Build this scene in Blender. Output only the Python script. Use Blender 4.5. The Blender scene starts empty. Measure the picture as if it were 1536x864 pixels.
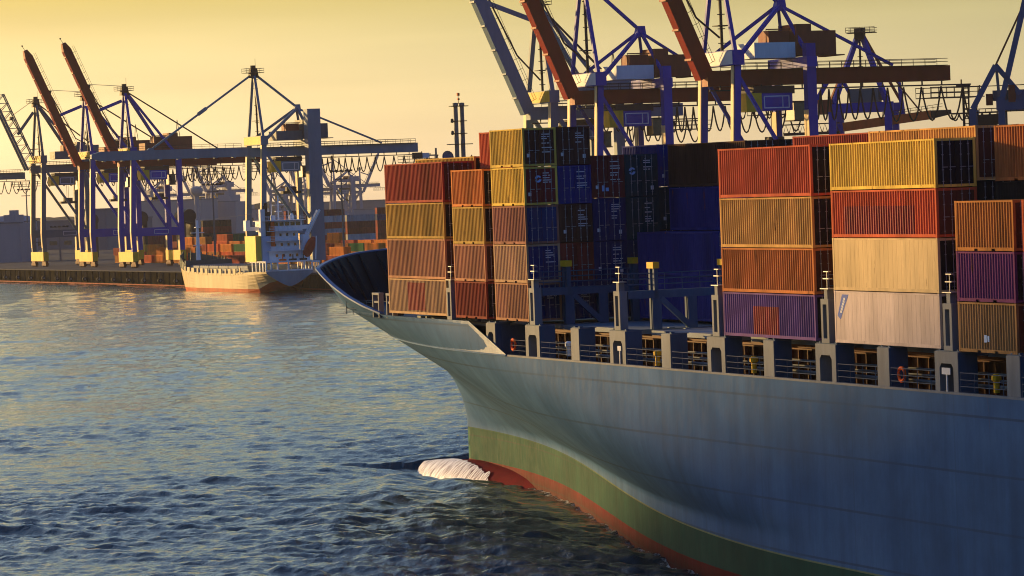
import bpy, math, random
import numpy as np
from mathutils import Matrix, Vector
random.seed(7)
sc = bpy.context.scene
COL = sc.collection
PI = math.pi
R = math.radians

# ------------------------------------------------------------------ helpers
class MB:
    """collects shapes; build() links them as one mesh object"""
    def __init__(s): s.v = []; s.f = []; s.m = []
    def add(s, vs, fs, mat=0):
        n = len(s.v); s.v += [tuple(p) for p in vs]
        for f in fs: s.f.append(tuple(i + n for i in f)); s.m.append(mat)
    def box(s, x0, x1, y0, y1, z0, z1, mat=0):
        s.add([(x0,y0,z0),(x1,y0,z0),(x1,y1,z0),(x0,y1,z0),(x0,y0,z1),(x1,y0,z1),(x1,y1,z1),(x0,y1,z1)],
              [(0,3,2,1),(4,5,6,7),(0,1,5,4),(1,2,6,5),(2,3,7,6),(3,0,4,7)], mat)
    def frustum(s, a, b, mat=0):
        """a, b = (x0,x1,y0,y1,z): two rectangles joined"""
        vs = []
        for (x0,x1,y0,y1,z) in (a, b): vs += [(x0,y0,z),(x1,y0,z),(x1,y1,z),(x0,y1,z)]
        s.add(vs, [(0,3,2,1),(4,5,6,7),(0,1,5,4),(1,2,6,5),(2,3,7,6),(3,0,4,7)], mat)
    def beam(s, p, q, w, h=None, mat=0, w2=None, h2=None):
        """box section from p to q; w across, h in the most vertical direction"""
        h = h or w; w2 = w2 or w; h2 = h2 or h
        p = Vector(p); q = Vector(q); d = (q - p).normalized()
        ref = Vector((0,0,1)) if abs(d.z) < 0.95 else Vector((1,0,0))
        a = d.cross(ref).normalized(); b = a.cross(d)
        vs = []
        for (c, ww, hh) in ((p,w,h),(q,w2,h2)):
            for (i, j) in ((-1,-1),(1,-1),(1,1),(-1,1)): vs.append(c + a*(i*ww/2) + b*(j*hh/2))
        s.add(vs, [(0,1,2,3)[::-1],(4,5,6,7),(0,1,5,4),(1,2,6,5),(2,3,7,6),(3,0,4,7)], mat)
    def tube(s, pts, r, n=6, mat=0, cap=True, r2=None):
        pts = [Vector(p) for p in pts]; rings = []; N = len(pts)
        for i, p in enumerate(pts):
            d = (pts[min(i+1, N-1)] - pts[max(i-1, 0)]).normalized()
            ref = Vector((0,0,1)) if abs(d.z) < 0.9 else Vector((1,0,0))
            a = d.cross(ref).normalized(); b = a.cross(d)
            rr = r if r2 is None else r + (r2 - r)*i/max(1, N-1)
            rings.append([p + (a*math.cos(t) + b*math.sin(t))*rr for t in [2*PI*k/n for k in range(n)]])
        vs = [q for g in rings for q in g]; fs = []
        for i in range(N-1):
            for k in range(n):
                k2 = (k+1) % n; fs.append((i*n+k, i*n+k2, (i+1)*n+k2, (i+1)*n+k))
        if cap: fs += [tuple(range(n))[::-1], tuple((N-1)*n+k for k in range(n))]
        s.add(vs, fs, mat)
    def lathe(s, prof, n=24, c=(0,0,0), mat=0, a0=0, a1=2*PI):
        full = abs(a1 - a0 - 2*PI) < 1e-6; m = n if full else n+1
        vs = [(c[0]+r*math.cos(a0+(a1-a0)*k/n), c[1]+r*math.sin(a0+(a1-a0)*k/n), c[2]+z) for (r,z) in prof for k in range(m)]
        fs = []
        for i in range(len(prof)-1):
            for k in range(n):
                k2 = (k+1) % m; fs.append((i*m+k, i*m+k2, (i+1)*m+k2, (i+1)*m+k))
        s.add(vs, fs, mat)
    def prism(s, poly, y0, y1, mat=0):
        """poly in xz, extruded along y"""
        n = len(poly)
        vs = [(x,y0,z) for x,z in poly] + [(x,y1,z) for x,z in poly]
        s.add(vs, [tuple(range(n)), tuple(range(2*n-1, n-1, -1))] + [(i, i+n, (i+1)%n+n, (i+1)%n) for i in range(n)], mat)
    def mesh(s, name, mats, smooth=False):
        me = bpy.data.meshes.new(name); me.from_pydata(s.v, [], s.f)
        for m in (mats if isinstance(mats, (list, tuple)) else [mats]): me.materials.append(m)
        if any(s.m): me.polygons.foreach_set('material_index', s.m)
        if smooth: me.polygons.foreach_set('use_smooth', [True]*len(me.polygons))
        me.update(); return me
    def build(s, name, mats, parent=None, smooth=False, mw=None, color=None):
        return put(name, s.mesh(name, mats, smooth), parent, mw, color)

def put(name, me, parent=None, mw=None, color=None, loc=None):
    o = bpy.data.objects.new(name, me); COL.objects.link(o)
    if parent is not None: o.parent = parent
    if loc is not None: o.location = loc
    if mw is not None: o.matrix_world = mw
    if color is not None: o.color = (*color, 1)
    return o
def tag(o, label=None, cat=None, group=None, kind=None):
    if label: o['label'] = label
    if cat: o['category'] = cat
    if group: o['group'] = group
    if kind: o['kind'] = kind
    return o
def thing(name, mw, label, cat, group=None):
    o = bpy.data.objects.new(name, None); COL.objects.link(o)
    o.empty_display_size = 0.5; o.matrix_world = mw
    return tag(o, label, cat, group)
def copy_tree(o, mw, kids=None):
    c = o.copy(); COL.objects.link(c); c.matrix_world = mw
    def rec(a, b):
        for ch in kids_of[a]:
            d = ch.copy(); COL.objects.link(d); d.parent = b; kids_of.setdefault(d, []); rec(ch, d)
    global kids_of
    kids_of = {}
    for x in bpy.data.objects: kids_of.setdefault(x, [])
    for x in bpy.data.objects:
        if x.parent: kids_of[x.parent].append(x)
    rec(o, c); return c

# ------------------------------------------------------------------ materials
def nodes(name):
    m = bpy.data.materials.new(name); m.use_nodes = True
    nt = m.node_tree; b = nt.nodes['Principled BSDF']
    return m, nt, b
def paint(name, col, rough=0.45, metal=0.0, dirt=0.25, scale=0.35, rust=0.0, objcol=False, spec=0.03, bump=0.0):
    """painted steel: base colour broken up by large stains, vertical streaks and rust"""
    m, nt, b = nodes(name); N = nt.nodes; L = nt.links
    tc = N.new('ShaderNodeTexCoord'); oi = N.new('ShaderNodeObjectInfo')
    mp = N.new('ShaderNodeMapping'); mp.inputs['Scale'].default_value = (1, 1, 0.22)
    off = N.new('ShaderNodeVectorMath'); off.operation = 'ADD'
    cmb = N.new('ShaderNodeVectorMath'); cmb.operation = 'SCALE'; cmb.inputs[0].default_value = (37, 91, 13)
    L.new(oi.outputs['Random'], cmb.inputs['Scale'])
    L.new(tc.outputs['Object'], mp.inputs['Vector']); L.new(mp.outputs[0], off.inputs[0]); L.new(cmb.outputs[0], off.inputs[1])
    n1 = N.new('ShaderNodeTexNoise'); n1.inputs['Scale'].default_value = scale; n1.inputs['Detail'].default_value = 6; n1.inputs['Roughness'].default_value = 0.62
    n2 = N.new('ShaderNodeTexNoise'); n2.inputs['Scale'].default_value = scale*5; n2.inputs['Detail'].default_value = 5; n2.inputs['Roughness'].default_value = 0.7
    L.new(off.outputs[0], n1.inputs['Vector']); L.new(off.outputs[0], n2.inputs['Vector'])
    r1 = N.new('ShaderNodeMapRange'); r1.inputs[1].default_value = 0.3; r1.inputs[2].default_value = 0.7
    r1.inputs[3].default_value = 1-dirt; r1.inputs[4].default_value = 1+dirt*0.5
    L.new(n1.outputs['Fac'], r1.inputs[0])
    r2 = N.new('ShaderNodeMapRange'); r2.inputs[1].default_value = 0.3; r2.inputs[2].default_value = 0.7
    r2.inputs[3].default_value = 1-dirt*0.5; r2.inputs[4].default_value = 1+dirt*0.2
    L.new(n2.outputs['Fac'], r2.inputs[0])
    mu = N.new('ShaderNodeMath'); mu.operation = 'MULTIPLY'; L.new(r1.outputs[0], mu.inputs[0]); L.new(r2.outputs[0], mu.inputs[1])
    sc_ = N.new('ShaderNodeVectorMath'); sc_.operation = 'SCALE'; L.new(mu.outputs[0], sc_.inputs['Scale'])
    if objcol: L.new(oi.outputs['Color'], sc_.inputs[0])
    else: sc_.inputs[0].default_value = col
    last = sc_.outputs[0]
    if rust > 0:
        n3 = N.new('ShaderNodeTexNoise'); n3.inputs['Scale'].default_value = scale*3.1; n3.inputs['Detail'].default_value = 8; n3.inputs['Roughness'].default_value = 0.72
        L.new(off.outputs[0], n3.inputs['Vector'])
        r3 = N.new('ShaderNodeMapRange'); r3.inputs[1].default_value = 0.72-rust*0.25; r3.inputs[2].default_value = 0.78-rust*0.2
        L.new(n3.outputs['Fac'], r3.inputs[0])
        mx = N.new('ShaderNodeMix'); mx.data_type = 'RGBA'; mx.inputs['B'].default_value = (0.11, 0.042, 0.018, 1)
        L.new(r3.outputs[0], mx.inputs['Factor']); L.new(last, mx.inputs['A']); last = mx.outputs['Result']
    L.new(last, b.inputs['Base Color'])
    rr = N.new('ShaderNodeMapRange'); rr.inputs[3].default_value = max(0.05, rough-0.12); rr.inputs[4].default_value = min(1, rough+0.15)
    L.new(n2.outputs['Fac'], rr.inputs[0]); L.new(rr.outputs[0], b.inputs['Roughness'])
    b.inputs['Metallic'].default_value = metal; b.inputs['Specular IOR Level'].default_value = spec
    if bump:
        bp = N.new('ShaderNodeBump'); bp.inputs['Strength'].default_value = bump; bp.inputs['Distance'].default_value = 0.05
        L.new(n1.outputs['Fac'], bp.inputs['Height']); L.new(bp.outputs[0], b.inputs['Normal'])
    return m
M = {}
M['box'] = paint('container_paint', (1,1,1), 0.75, dirt=0.42, scale=0.45, rust=0.45, objcol=True, spec=0.025)
M['smoothbox'] = paint('reefer_paint', (1,1,1), 0.7, dirt=0.3, scale=0.5, rust=0.3, objcol=True, spec=0.03)
M['galv'] = paint('galvanised_bar', (0.30,0.31,0.33), 0.45, 0.3, 0.2, 2)
M['mark'] = paint('white_marking', (0.62,0.63,0.66), 0.6, 0, 0.15, 2)
M['markblue'] = paint('pale_blue_marking', (0.30,0.45,0.75), 0.6, 0, 0.1, 2)
M['bluelogo'] = paint('blue_band', (0.04,0.10,0.42), 0.5, 0, 0.1, 2)
M['redlogo'] = paint('faded_red_lettering', (0.36,0.055,0.05), 0.55, 0, 0.35, 1.5)
M['deckgrey'] = paint('ship_grey_paint', (0.20,0.215,0.235), 0.6, 0, 0.25, 0.5, 0.2)
M['decknavy'] = paint('ship_blue_paint', (0.055,0.10,0.17), 0.55, 0, 0.25, 0.5, 0.15)
M['rail'] = paint('rail_paint', (0.13,0.15,0.18), 0.6, 0, 0.2, 2)
M['deck'] = paint('deck_paint', (0.10,0.12,0.14), 0.6, 0, 0.35, 0.3, 0.3)
M['hatch'] = paint('hatch_paint', (0.20,0.24,0.28), 0.55, 0, 0.3, 0.3, 0.25)
M['coaming'] = paint('coaming_paint', (0.13,0.045,0.018), 0.5, 0, 0.4, 0.6, 0.3)
M['bulwark'] = paint('bulwark_paint', (0.012,0.016,0.024), 0.55, 0, 0.25, 0.5)
M['yellow'] = paint('yellow_paint', (0.80,0.46,0.03), 0.45, 0, 0.2, 0.8, 0.1)
M['orange'] = paint('orange_paint', (0.80,0.13,0.025), 0.5, 0, 0.15, 1)
M['cblue'] = paint('crane_blue', (0.003,0.024,0.36), 0.42, 0, 0.25, 0.15, 0.0)
M['hazegrey'] = paint('far_crane_haze_grey', (0.26,0.26,0.32), 0.6, 0, 0.15, 0.15)  # pallor of distance haze put into the far cranes' colour
M['cteal'] = paint('crane_teal', (0.03,0.095,0.20), 0.45, 0, 0.2, 0.15)
M['cgrey'] = paint('crane_grey', (0.15,0.22,0.28), 0.45, 0, 0.2, 0.15)
M['cslate'] = paint('crane_slate', (0.10,0.13,0.15), 0.45, 0, 0.2, 0.15)
M['sunlit_face'] = paint('crane_sunlit_cream', (0.74,0.54,0.26), 0.45, 0, 0.15, 0.2)  # low sunlight painted onto the water-side faces of crane legs
M['cred'] = paint('boom_red', (0.27,0.020,0.008), 0.45, 0, 0.25, 0.15, 0.05)
M['house'] = paint('machinery_house_red', (0.24,0.05,0.028), 0.5, 0, 0.25, 0.4, 0.1)
M['dark'] = paint('dark_steel', (0.022,0.022,0.026), 0.55, 0, 0.2, 0.5)
M['bogie'] = paint('bogie_red', (0.12,0.025,0.012), 0.55, 0, 0.4, 0.8, 0.2)
M['white'] = paint('white_paint', (0.66,0.68,0.70), 0.4, 0, 0.12, 0.5, 0.08)
M['swhite'] = paint('ship_white_paint', (0.80,0.83,0.86), 0.4, 0, 0.12, 0.4, 0.08)
M['shipgrey_sunlit'] = paint('feeder_hull_sunlit_grey', (0.58,0.47,0.27), 0.5, 0, 0.25, 0.25, 0.15)  # warm sunlight put into the grey of the hull sides
M['antifoul'] = paint('antifouling_red', (0.46,0.085,0.02), 0.6, 0, 0.3, 0.3, 0.1)
M['cable'] = paint('cable_black', (0.015,0.015,0.016), 0.6, 0, 0.1, 1)
M['rubber'] = paint('fender_rubber', (0.02,0.02,0.02), 0.8, 0, 0.2, 1)
M['teal2'] = paint('teal_bulwark', (0.03,0.075,0.085), 0.5, 0, 0.2, 0.5)
M['concrete'] = paint('concrete', (0.075,0.077,0.085), 0.85, 0, 0.3, 0.12, 0.0, spec=0.02)
M['wallgrey'] = paint('pale_cladding', (0.30,0.28,0.30), 0.8, 0, 0.12, 0.06, spec=0.03)
M['walldark'] = paint('dark_cladding', (0.17,0.16,0.18), 0.8, 0, 0.12, 0.06, spec=0.03)
M['steelpole'] = paint('steel_pole', (0.16,0.16,0.16), 0.5, 0.2, 0.2, 0.3)
def glass(name):
    m, nt, b = nodes(name); b.inputs['Base Color'].default_value = (0.012,0.016,0.02,1)
    b.inputs['Roughness'].default_value = 0.08; b.inputs['Specular IOR Level'].default_value = 0.6; return m
M['glass'] = glass('window_glass')

# ------------------------------------------------------------------ camera frame (ship frame: X aft, Y starboard, Z up)
FPX = 5407.32                      # focal length in pixels of the 1536 px wide photograph
CAM_H = 23.579
CS = Vector((252.672, -90.143, 8.294))
Mship = (Matrix.Translation((0,0,CAM_H)) @ Matrix.Rotation(R(-68.40897), 4, 'Z')
         @ Matrix.Rotation(R(0.2), 4, 'Y') @ Matrix.Translation(-CS))
cam = bpy.data.cameras.new('camera'); cam.sensor_width = 36; cam.lens = 36*FPX/1536
cam.clip_start = 1; cam.clip_end = 30000
co = bpy.data.objects.new('camera', cam); COL.objects.link(co); sc.camera = co
F = Vector((0, 0.99965985, -0.02608049)); Rr = Vector((0.99927751, -0.00099121, -0.03799299)); U = Vector((0.03800592, 0.02606165, 0.99893761))
co.matrix_world = Matrix(((Rr.x,U.x,-F.x,0),(Rr.y,U.y,-F.y,0),(Rr.z,U.z,-F.z,CAM_H),(0,0,0,1)))
# quay frame: s along the quay towards the viewer, t inland
QO = Vector((-50.637, 950.633)); QS = Vector((0.39784, -0.91746)); QT = Vector((0.91746, 0.39784))
def Mq(s, t, z=4.5, rot=0):
    """local x = inland, y = along the quay away from the viewer"""
    p = QO + QS*s + QT*t
    return Matrix.Translation((p.x, p.y, z)) @ Matrix.Rotation(math.atan2(QT.y, QT.x) + rot, 4, 'Z')

# ------------------------------------------------------------------ light
SUN_AZ, SUN_EL = 46.6, 7.0          # degrees left of the view direction / above the horizon
d = Vector((-math.sin(R(SUN_AZ))*math.cos(R(SUN_EL)), math.cos(R(SUN_AZ))*math.cos(R(SUN_EL)), math.sin(R(SUN_EL))))
sun = bpy.data.lights.new('sun', 'SUN'); sun.energy = 5.0; sun.angle = R(0.9); sun.color = (1.0, 0.62, 0.22)
so = bpy.data.objects.new('sun', sun); COL.objects.link(so); so.rotation_euler = d.to_track_quat('Z', 'Y').to_euler()
so.location = (-300, 300, 200)
w = bpy.data.worlds.new('World'); sc.world = w; w.use_nodes = True
nt = w.node_tree; N = nt.nodes; L = nt.links; bg = N['Background']
sky = N.new('ShaderNodeTexSky'); sky.sky_type = 'NISHITA'; sky.sun_disc = False
sky.sun_elevation = R(SUN_EL); sky.sun_rotation = R(-SUN_AZ); sky.altitude = 20; sky.air_density = 1.0; sky.dust_density = 1.3; sky.ozone_density = 1.5
tc = N.new('ShaderNodeTexCoord'); sep = N.new('ShaderNodeSeparateXYZ'); L.new(tc.outputs['Generated'], sep.inputs[0])
rp = N.new('ShaderNodeValToRGB'); L.new(sep.outputs['Z'], rp.inputs[0])
e = rp.color_ramp.elements
e[0].position = 0.0; e[0].color = (2.05, 2.4, 3.9, 1)
e[1].position = 0.5; e[1].color = (1.7, 2.05, 2.6, 1)
k = e.new(0.028); k.color = (1.62, 1.68, 2.0, 1)
k = e.new(0.06); k.color = (1.14, 0.97, 0.48, 1)
k = e.new(0.11); k.color = (1.05, 1.10, 0.95, 1)
k = e.new(0.22); k.color = (1.50, 1.62, 1.78, 1)
mx = N.new('ShaderNodeMix'); mx.data_type = 'RGBA'; mx.blend_type = 'MULTIPLY'; mx.inputs['Factor'].default_value = 1
L.new(sky.outputs[0], mx.inputs['A']); L.new(rp.outputs[0], mx.inputs['B'])
dt = N.new('ShaderNodeVectorMath'); dt.operation = 'DOT_PRODUCT'; dt.inputs[1].default_value = (-0.55, 0.835, 0)
L.new(tc.outputs['Generated'], dt.inputs[0])
az = N.new('ShaderNodeMapRange'); az.inputs[1].default_value = -0.35; az.inputs[2].default_value = 0.85; az.inputs[3].default_value = 0.0; az.inputs[4].default_value = 1.0
L.new(dt.outputs['Value'], az.inputs[0])
tn = N.new('ShaderNodeMix'); tn.data_type = 'RGBA'; tn.inputs['A'].default_value = (0.30, 0.50, 0.84, 1); tn.inputs['B'].default_value = (1, 1, 1, 1); L.new(az.outputs[0], tn.inputs['Factor'])
sv = N.new('ShaderNodeVectorMath'); sv.operation = 'MULTIPLY'; L.new(mx.outputs['Result'], sv.inputs[0]); L.new(tn.outputs['Result'], sv.inputs[1])
hm_ = N.new('ShaderNodeMapping'); hm_.inputs['Scale'].default_value = (3, 3, 46); L.new(tc.outputs['Generated'], hm_.inputs[0])
hn = N.new('ShaderNodeTexNoise'); hn.inputs['Scale'].default_value = 1.6; hn.inputs['Detail'].default_value = 4; L.new(hm_.outputs[0], hn.inputs['Vector'])
hr = N.new('ShaderNodeMapRange'); hr.inputs[1].default_value = .3; hr.inputs[2].default_value = .7; hr.inputs[3].default_value = .93; hr.inputs[4].default_value = 1.06; L.new(hn.outputs['Fac'], hr.inputs[0])
sv2 = N.new('ShaderNodeVectorMath'); sv2.operation = 'SCALE'; L.new(sv.outputs[0], sv2.inputs[0]); L.new(hr.outputs[0], sv2.inputs['Scale'])
L.new(sv2.outputs[0], bg.inputs['Color']); bg.inputs['Strength'].default_value = 0.072
sc.view_settings.view_transform = 'Standard'; sc.view_settings.look = 'None'; sc.view_settings.exposure = 0.75; sc.view_settings.gamma = 1
sc.cycles.max_bounces = 6; sc.cycles.volume_bounces = 0; sc.cycles.use_denoising = True
sc.cycles.pixel_filter_type = 'BLACKMAN_HARRIS'; sc.cycles.filter_width = 1.05
sc.cycles.diffuse_bounces = 3; sc.cycles.glossy_bounces = 3
# ------------------------------------------------------------------ containers
CW = 2.44
COLS = {'brick red':(.38,.052,.028),'mustard yellow':(.60,.36,.05),'bright yellow':(.84,.54,.05),'tan':(.62,.36,.17),'light brown':(.36,.15,.05),
 'salmon brown':(.54,.25,.11),'orange brown':(.52,.16,.03),'orange red':(.60,.095,.025),'ochre':(.64,.34,.07),'violet blue':(.15,.07,.22),
 'aged beige':(.70,.50,.22),'white':(.64,.50,.42),'plum':(.17,.035,.14),'olive brown':(.36,.20,.06),'brown orange':(.50,.19,.03),
 'dark brown':(.10,.040,.028),'maroon':(.19,.026,.026),'navy blue':(.014,.024,.13),'royal blue':(.014,.026,.20),'dark teal':(.016,.055,.075),
 'rust red':(.27,.035,.02),'steel blue':(.022,.045,.15),'charcoal':(.022,.020,.022),'chocolate brown':(.08,.034,.024),'green':(.02,.16,.05),
 'pale grey':(.38,.39,.40),'orange':(.66,.19,.02),'grey brown':(.36,.15,.09)}
_c = {}
def corr(mb, L, z0, z1, y, n, out=-1, dep=0.066, x0=0.0, mat=0):
    """vertical trapezoid corrugation along x; y = outer face, panel goes inwards"""
    p = L/n; xs = []
    for i in range(n):
        a = x0 + i*p
        xs += [(a, 0), (a+p*0.27, 0), (a+p*0.5, 1), (a+p*0.77, 1)]
    xs.append((x0+L, 0))
    vs = [(x, y - out*dep*k, z) for z in (z0, z1) for (x, k) in xs]
    m = len(xs); fs = [(i, i+1, i+1+m, i+m) if out < 0 else (i, i+m, i+1+m, i+1) for i in range(m-1)]
    mb.add(vs, fs, mat)
def cmesh(kind, L, H):
    key = (kind, L, H)
    if key in _c: return _c[key]
    r = {}; mt = M['smoothbox'] if kind == 'reefer' else M['box']
    n = 42 if L > 8 else 21
    f = MB()
    for x in (0, L-0.15):
        for y in (0, CW-0.15): f.box(x, x+0.15, y, y+0.15, 0.12, H-0.12)
    for x in (-0.006, L-0.172):
        for y in (-0.006, CW-0.162):
            f.box(x, x+0.178, y, y+0.168, 0, 0.118); f.box(x, x+0.178, y, y+0.168, H-0.118, H)
    for y in (0.004, CW-0.084):
        f.box(0.15, L-0.15, y, y+0.08, H-0.10, H-0.012)
    if L > 8:
        for y in (0.0, CW-0.06): f.box(0.18, L-0.18, y, y+0.06, 0.02, 0.19)
    else:
        for y in (0.0, CW-0.06):
            for (a, b) in ((0.2, 1.95), (2.32, 3.75), (4.12, L-0.2)): f.box(a, b, y, y+0.06, 0.02, 0.19)
            f.box(0.15, L-0.15, y+0.002, y+0.058, 0.13, 0.186)
    for x in (0.006, L-0.106):
        f.box(x, x+0.1, 0.15, CW-0.15, 0.02, 0.16); f.box(x, x+0.1, 0.15, CW-0.15, H-0.14, H-0.014)
    f.box(0.15, L-0.15, 0.08, CW-0.08, 0.10, 0.125)
    r['frame'] = f.mesh('frame', mt)
    for side in (0, 1):
        s = MB()
        if kind == 'reefer':
            y = 0.012 if side == 0 else CW-0.012; o = -1 if side == 0 else 1
            k = 24; dx = (L-0.34)/k
            for i in range(k):
                a = 0.17 + i*dx
                s.box(a+0.008, a+dx-0.008, min(y, y-o*0.05), max(y, y-o*0.05), 0.19, H-0.10)
            y2 = y - o*0.012
            s.box(0.15, L-0.15, min(y2, y2-o*0.04)+0.001, max(y2, y2-o*0.04)-0.001, 0.17, H-0.10)
        else:
            corr(s, L-0.30, 0.17, H-0.08, 0.012 if side == 0 else CW-0.012, n, -1 if side == 0 else 1, x0=0.15)
        r['side%d' % side] = s.mesh('side_panel', mt)
    s = MB()
    p = (CW-0.3)/8
    ys = []
    for i in range(8):
        a = 0.15+i*p; ys += [(a, 0), (a+p*0.3, 0), (a+p*0.5, 1), (a+p*0.8, 1)]
    ys.append((CW-0.15, 0)); m = len(ys)
    s.add([(0.02+0.04*k, y, z) for z in (0.15, H-0.13) for (y, k) in ys], [(i, i+m, i+1+m, i+1) for i in range(m-1)])
    r['end'] = s.mesh('end_panel', mt)
    s = MB()
    k = int(L/0.45); dx = (L-0.2)/k
    vs = []
    for i in range(k): vs += [(0.1+i*dx, 0.0), (0.1+i*dx+dx*.5, 0.02)]
    vs.append((L-0.1, 0)); m = len(vs)
    s.add([(x, y, H-0.035+z) for y in (0.06, CW-0.06) for (x, z) in vs], [(i, i+1, i+1+m, i+m) for i in range(m-1)])
    r['roof'] = s.mesh('roof', mt)
    h = (CW-0.3)/2
    s = MB(); s.box(L-0.075, L-0.035, 0, h-0.012, 0.17, H-0.15)
    for q in range(5):
        z = 0.30 + q*(H-0.6)/5; s.box(L-0.035, L-0.018, 0.08, h-0.09, z, z+(H-0.6)/5*0.55)
    r['door'] = s.mesh('door', mt)
    s = MB()
    s.tube([(L-0.002, 0, 0.06), (L-0.002, 0, H-0.06)], 0.021, 5)
    s.box(L-0.012, L+0.018, -0.05, 0.30, 1.05, 1.09)
    for z in (0.3, 0.9, H-0.9, H-0.35): s.box(L-0.03, L+0.02, -0.05, 0.05, z, z+0.05)
    r['bar'] = s.mesh('locking_bar', M['galv'])
    _c[key] = r; return r
def marks(L, H, seed, t):
    """faded stencil rows on one door, a plate or two on the other: each row a part"""
    rnd = random.Random(seed); h = (CW-0.3)/2
    def row(y0, y1, z0, z1):
        s = MB(); s.box(L-0.017, L-0.014, y0, y1, z0, z1); s.build('door_lettering', M['mark'], t)
    z = H-0.42
    for q in range(rnd.choice((4, 5, 6))):
        a = h*1.16+0.15; n = rnd.choice((1, 1, 2)); w_ = h*rnd.uniform(.35, .7)
        if n == 1: row(a, a+w_, z-.06, z)
        else: row(a, a+w_*.55, z-.06, z); row(a+w_*.68, a+w_, z-.06, z)
        z -= rnd.choice((.14, .16, .30))
    if rnd.random() < .8: row(0.3, 0.52, 0.62, 0.86)
    if rnd.random() < .6: row(CW-0.55, CW-0.33, 0.45, 0.72)
GRP = 'containers stacked on the container ship'
NCONT = 0
def container(X, Y, Z, L, H, col, label, kind='dry', extra=None, doors=True, dcol=None):
    global NCONT
    NCONT += 1
    ms = cmesh(kind, L, H)
    t = thing('shipping_container', Mship @ Matrix.Translation((X, Y, Z)), label, 'container', GRP)
    c = COLS[col]
    v = random.uniform(.9, 1.1); lum = sum(c)/3; c = tuple(min(.9, (q*.88+lum*.12)*v*random.uniform(.96, 1.04)) for q in c)
    dc = COLS[dcol] if dcol else c
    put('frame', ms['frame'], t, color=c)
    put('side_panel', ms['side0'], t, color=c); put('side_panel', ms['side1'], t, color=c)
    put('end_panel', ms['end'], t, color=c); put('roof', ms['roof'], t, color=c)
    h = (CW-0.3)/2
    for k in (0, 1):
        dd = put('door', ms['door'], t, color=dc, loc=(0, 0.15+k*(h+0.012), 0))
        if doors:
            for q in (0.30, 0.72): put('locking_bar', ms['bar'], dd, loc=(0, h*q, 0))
    if doors and X == 21.73 and NCONT % 4 != 0: marks(L, H, NCONT, t)
    if extra: extra(t, L, H)
    return t
SHADE_DOORS = ['charcoal', 'dark brown', 'charcoal', 'chocolate brown', 'charcoal']  # shade on the aft-facing ends put into dark door colours
TW = 0.02   # twist-lock gap
WORD = {1:'bottom', 2:'second from the bottom', 3:'third from the bottom', 4:'fourth from the bottom', 5:'fifth from the bottom'}
def stack(X, row, Z, L, tiers, where, note=None):
    """tiers listed from the bottom: (height, colour[, kind[, extra]]); None = nothing shows there"""
    z = Z; top = len(tiers)
    for i, tr in enumerate(tiers):
        if tr is None or isinstance(tr, (int, float)):
            z += (tr or 2.6); continue
        H, col = tr[0], tr[1]; kind = tr[2] if len(tr) > 2 and tr[2] else 'dry'; ex = tr[3] if len(tr) > 3 else None
        lv = 'top' if i == top-1 else WORD[i+1]
        nm = ('smooth %s container' if kind == 'reefer' else '%s container') % col
        container(X, row*2.47, z, L, H, col, f'{nm}, {lv} of {where}', kind, ex, True, tr[4] if len(tr) > 4 else None if (X == 21.73 or X == 29.5) else SHADE_DOORS[NCONT % 5])
        z += H + TW
S, HC = 2.591, 2.896
def logo_patch(x0, x1, z0, z1, mat):
    def go(t, L, H):
        s = MB(); n = 42; p = (L-0.3)/n
        a = int((x0*L)/p); b = int((x1*L)/p)
        corr(s, p*(b-a), z0*H, z1*H, 0.010, b-a, -1, x0=0.15+a*p)
        s.build('faded_lettering', M[mat], t)
    return go
def slant_band(t, L, H):
    s = MB()
    s.add([(0.35, 0.004, H*0.52), (0.95, 0.004, H*0.93), (1.75, 0.004, H*0.93), (0.70, 0.004, H*0.45)], [(0, 3, 2, 1)])
    s.build('slanted_band', M['bluelogo'], t)
    s = MB()
    for k in range(6):
        f = 0.12+k*0.13; x = 0.62+f*0.65; z = H*(0.53+0.38*f)
        s.box(x, x+0.22, -0.002, 0.001, z, z+0.13)
    s.build('band_lettering', M['mark'], t)
def swirl(mat, cy, cz, r):
    def go(t, L, H):
        s = MB()
        for (a0, a1) in ((0.5, 3.0), (3.6, 6.1)):
            n = 14; vs = []
            for k in range(n+1):
                a = a0+(a1-a0)*k/n
                for rr in (r, r*(0.45+0.12*math.sin(a*2))): vs.append((L-0.008, cy+rr*math.cos(a), cz+rr*math.sin(a)))
            s.add(vs, [(2*i, 2*i+1, 2*i+3, 2*i+2) for i in range(n)])
        s.build('round_emblem', M[mat], t)
    return go
def plate_mark(mat, y0, y1, z0, z1):
    def go(t, L, H):
        s = MB(); q = (y1-y0)
        s.box(L-0.012, L-0.008, y0, y0+q*.42, z0, z1); s.box(L-0.012, L-0.008, y0+q*.55, y1, z0, z1-(z1-z0)*.4)
        s.build('pale_emblem', M[mat], t)
    return go
def side_mark(x, z, w_, h_, mat):
    def go(t, L, H):
        s = MB(); s.box(x, x+w_, -0.008, -0.004, z, z+h_); s.box(x+w_*1.25, x+w_*1.9, -0.008, -0.004, z+h_*.1, z+h_*.9)
        s.build('pale_emblem', M[mat], t)
    return go

hz = -1.20
# bay A (foremost, 40 ft)
stack(0, 0, -1.09, 12.192, [(S,'tan',None,logo_patch(.34,.64,.12,.9,'redlogo')),(HC,'salmon brown'),(S,'mustard yellow'),(HC,'brick red')], 'the outer stack nearest the bow')
stack(0, 1, -1.09, 12.192, [(S,'dark brown'),(HC,'charcoal'),(HC,'dark brown'),(HC,'mustard yellow')], 'the second row stack nearest the bow')
stack(0, 2, -1.09, 12.192, [(S,'dark brown'),(HC,'maroon'),(HC,'charcoal'),(S,'maroon')], 'the third row stack nearest the bow')
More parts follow.
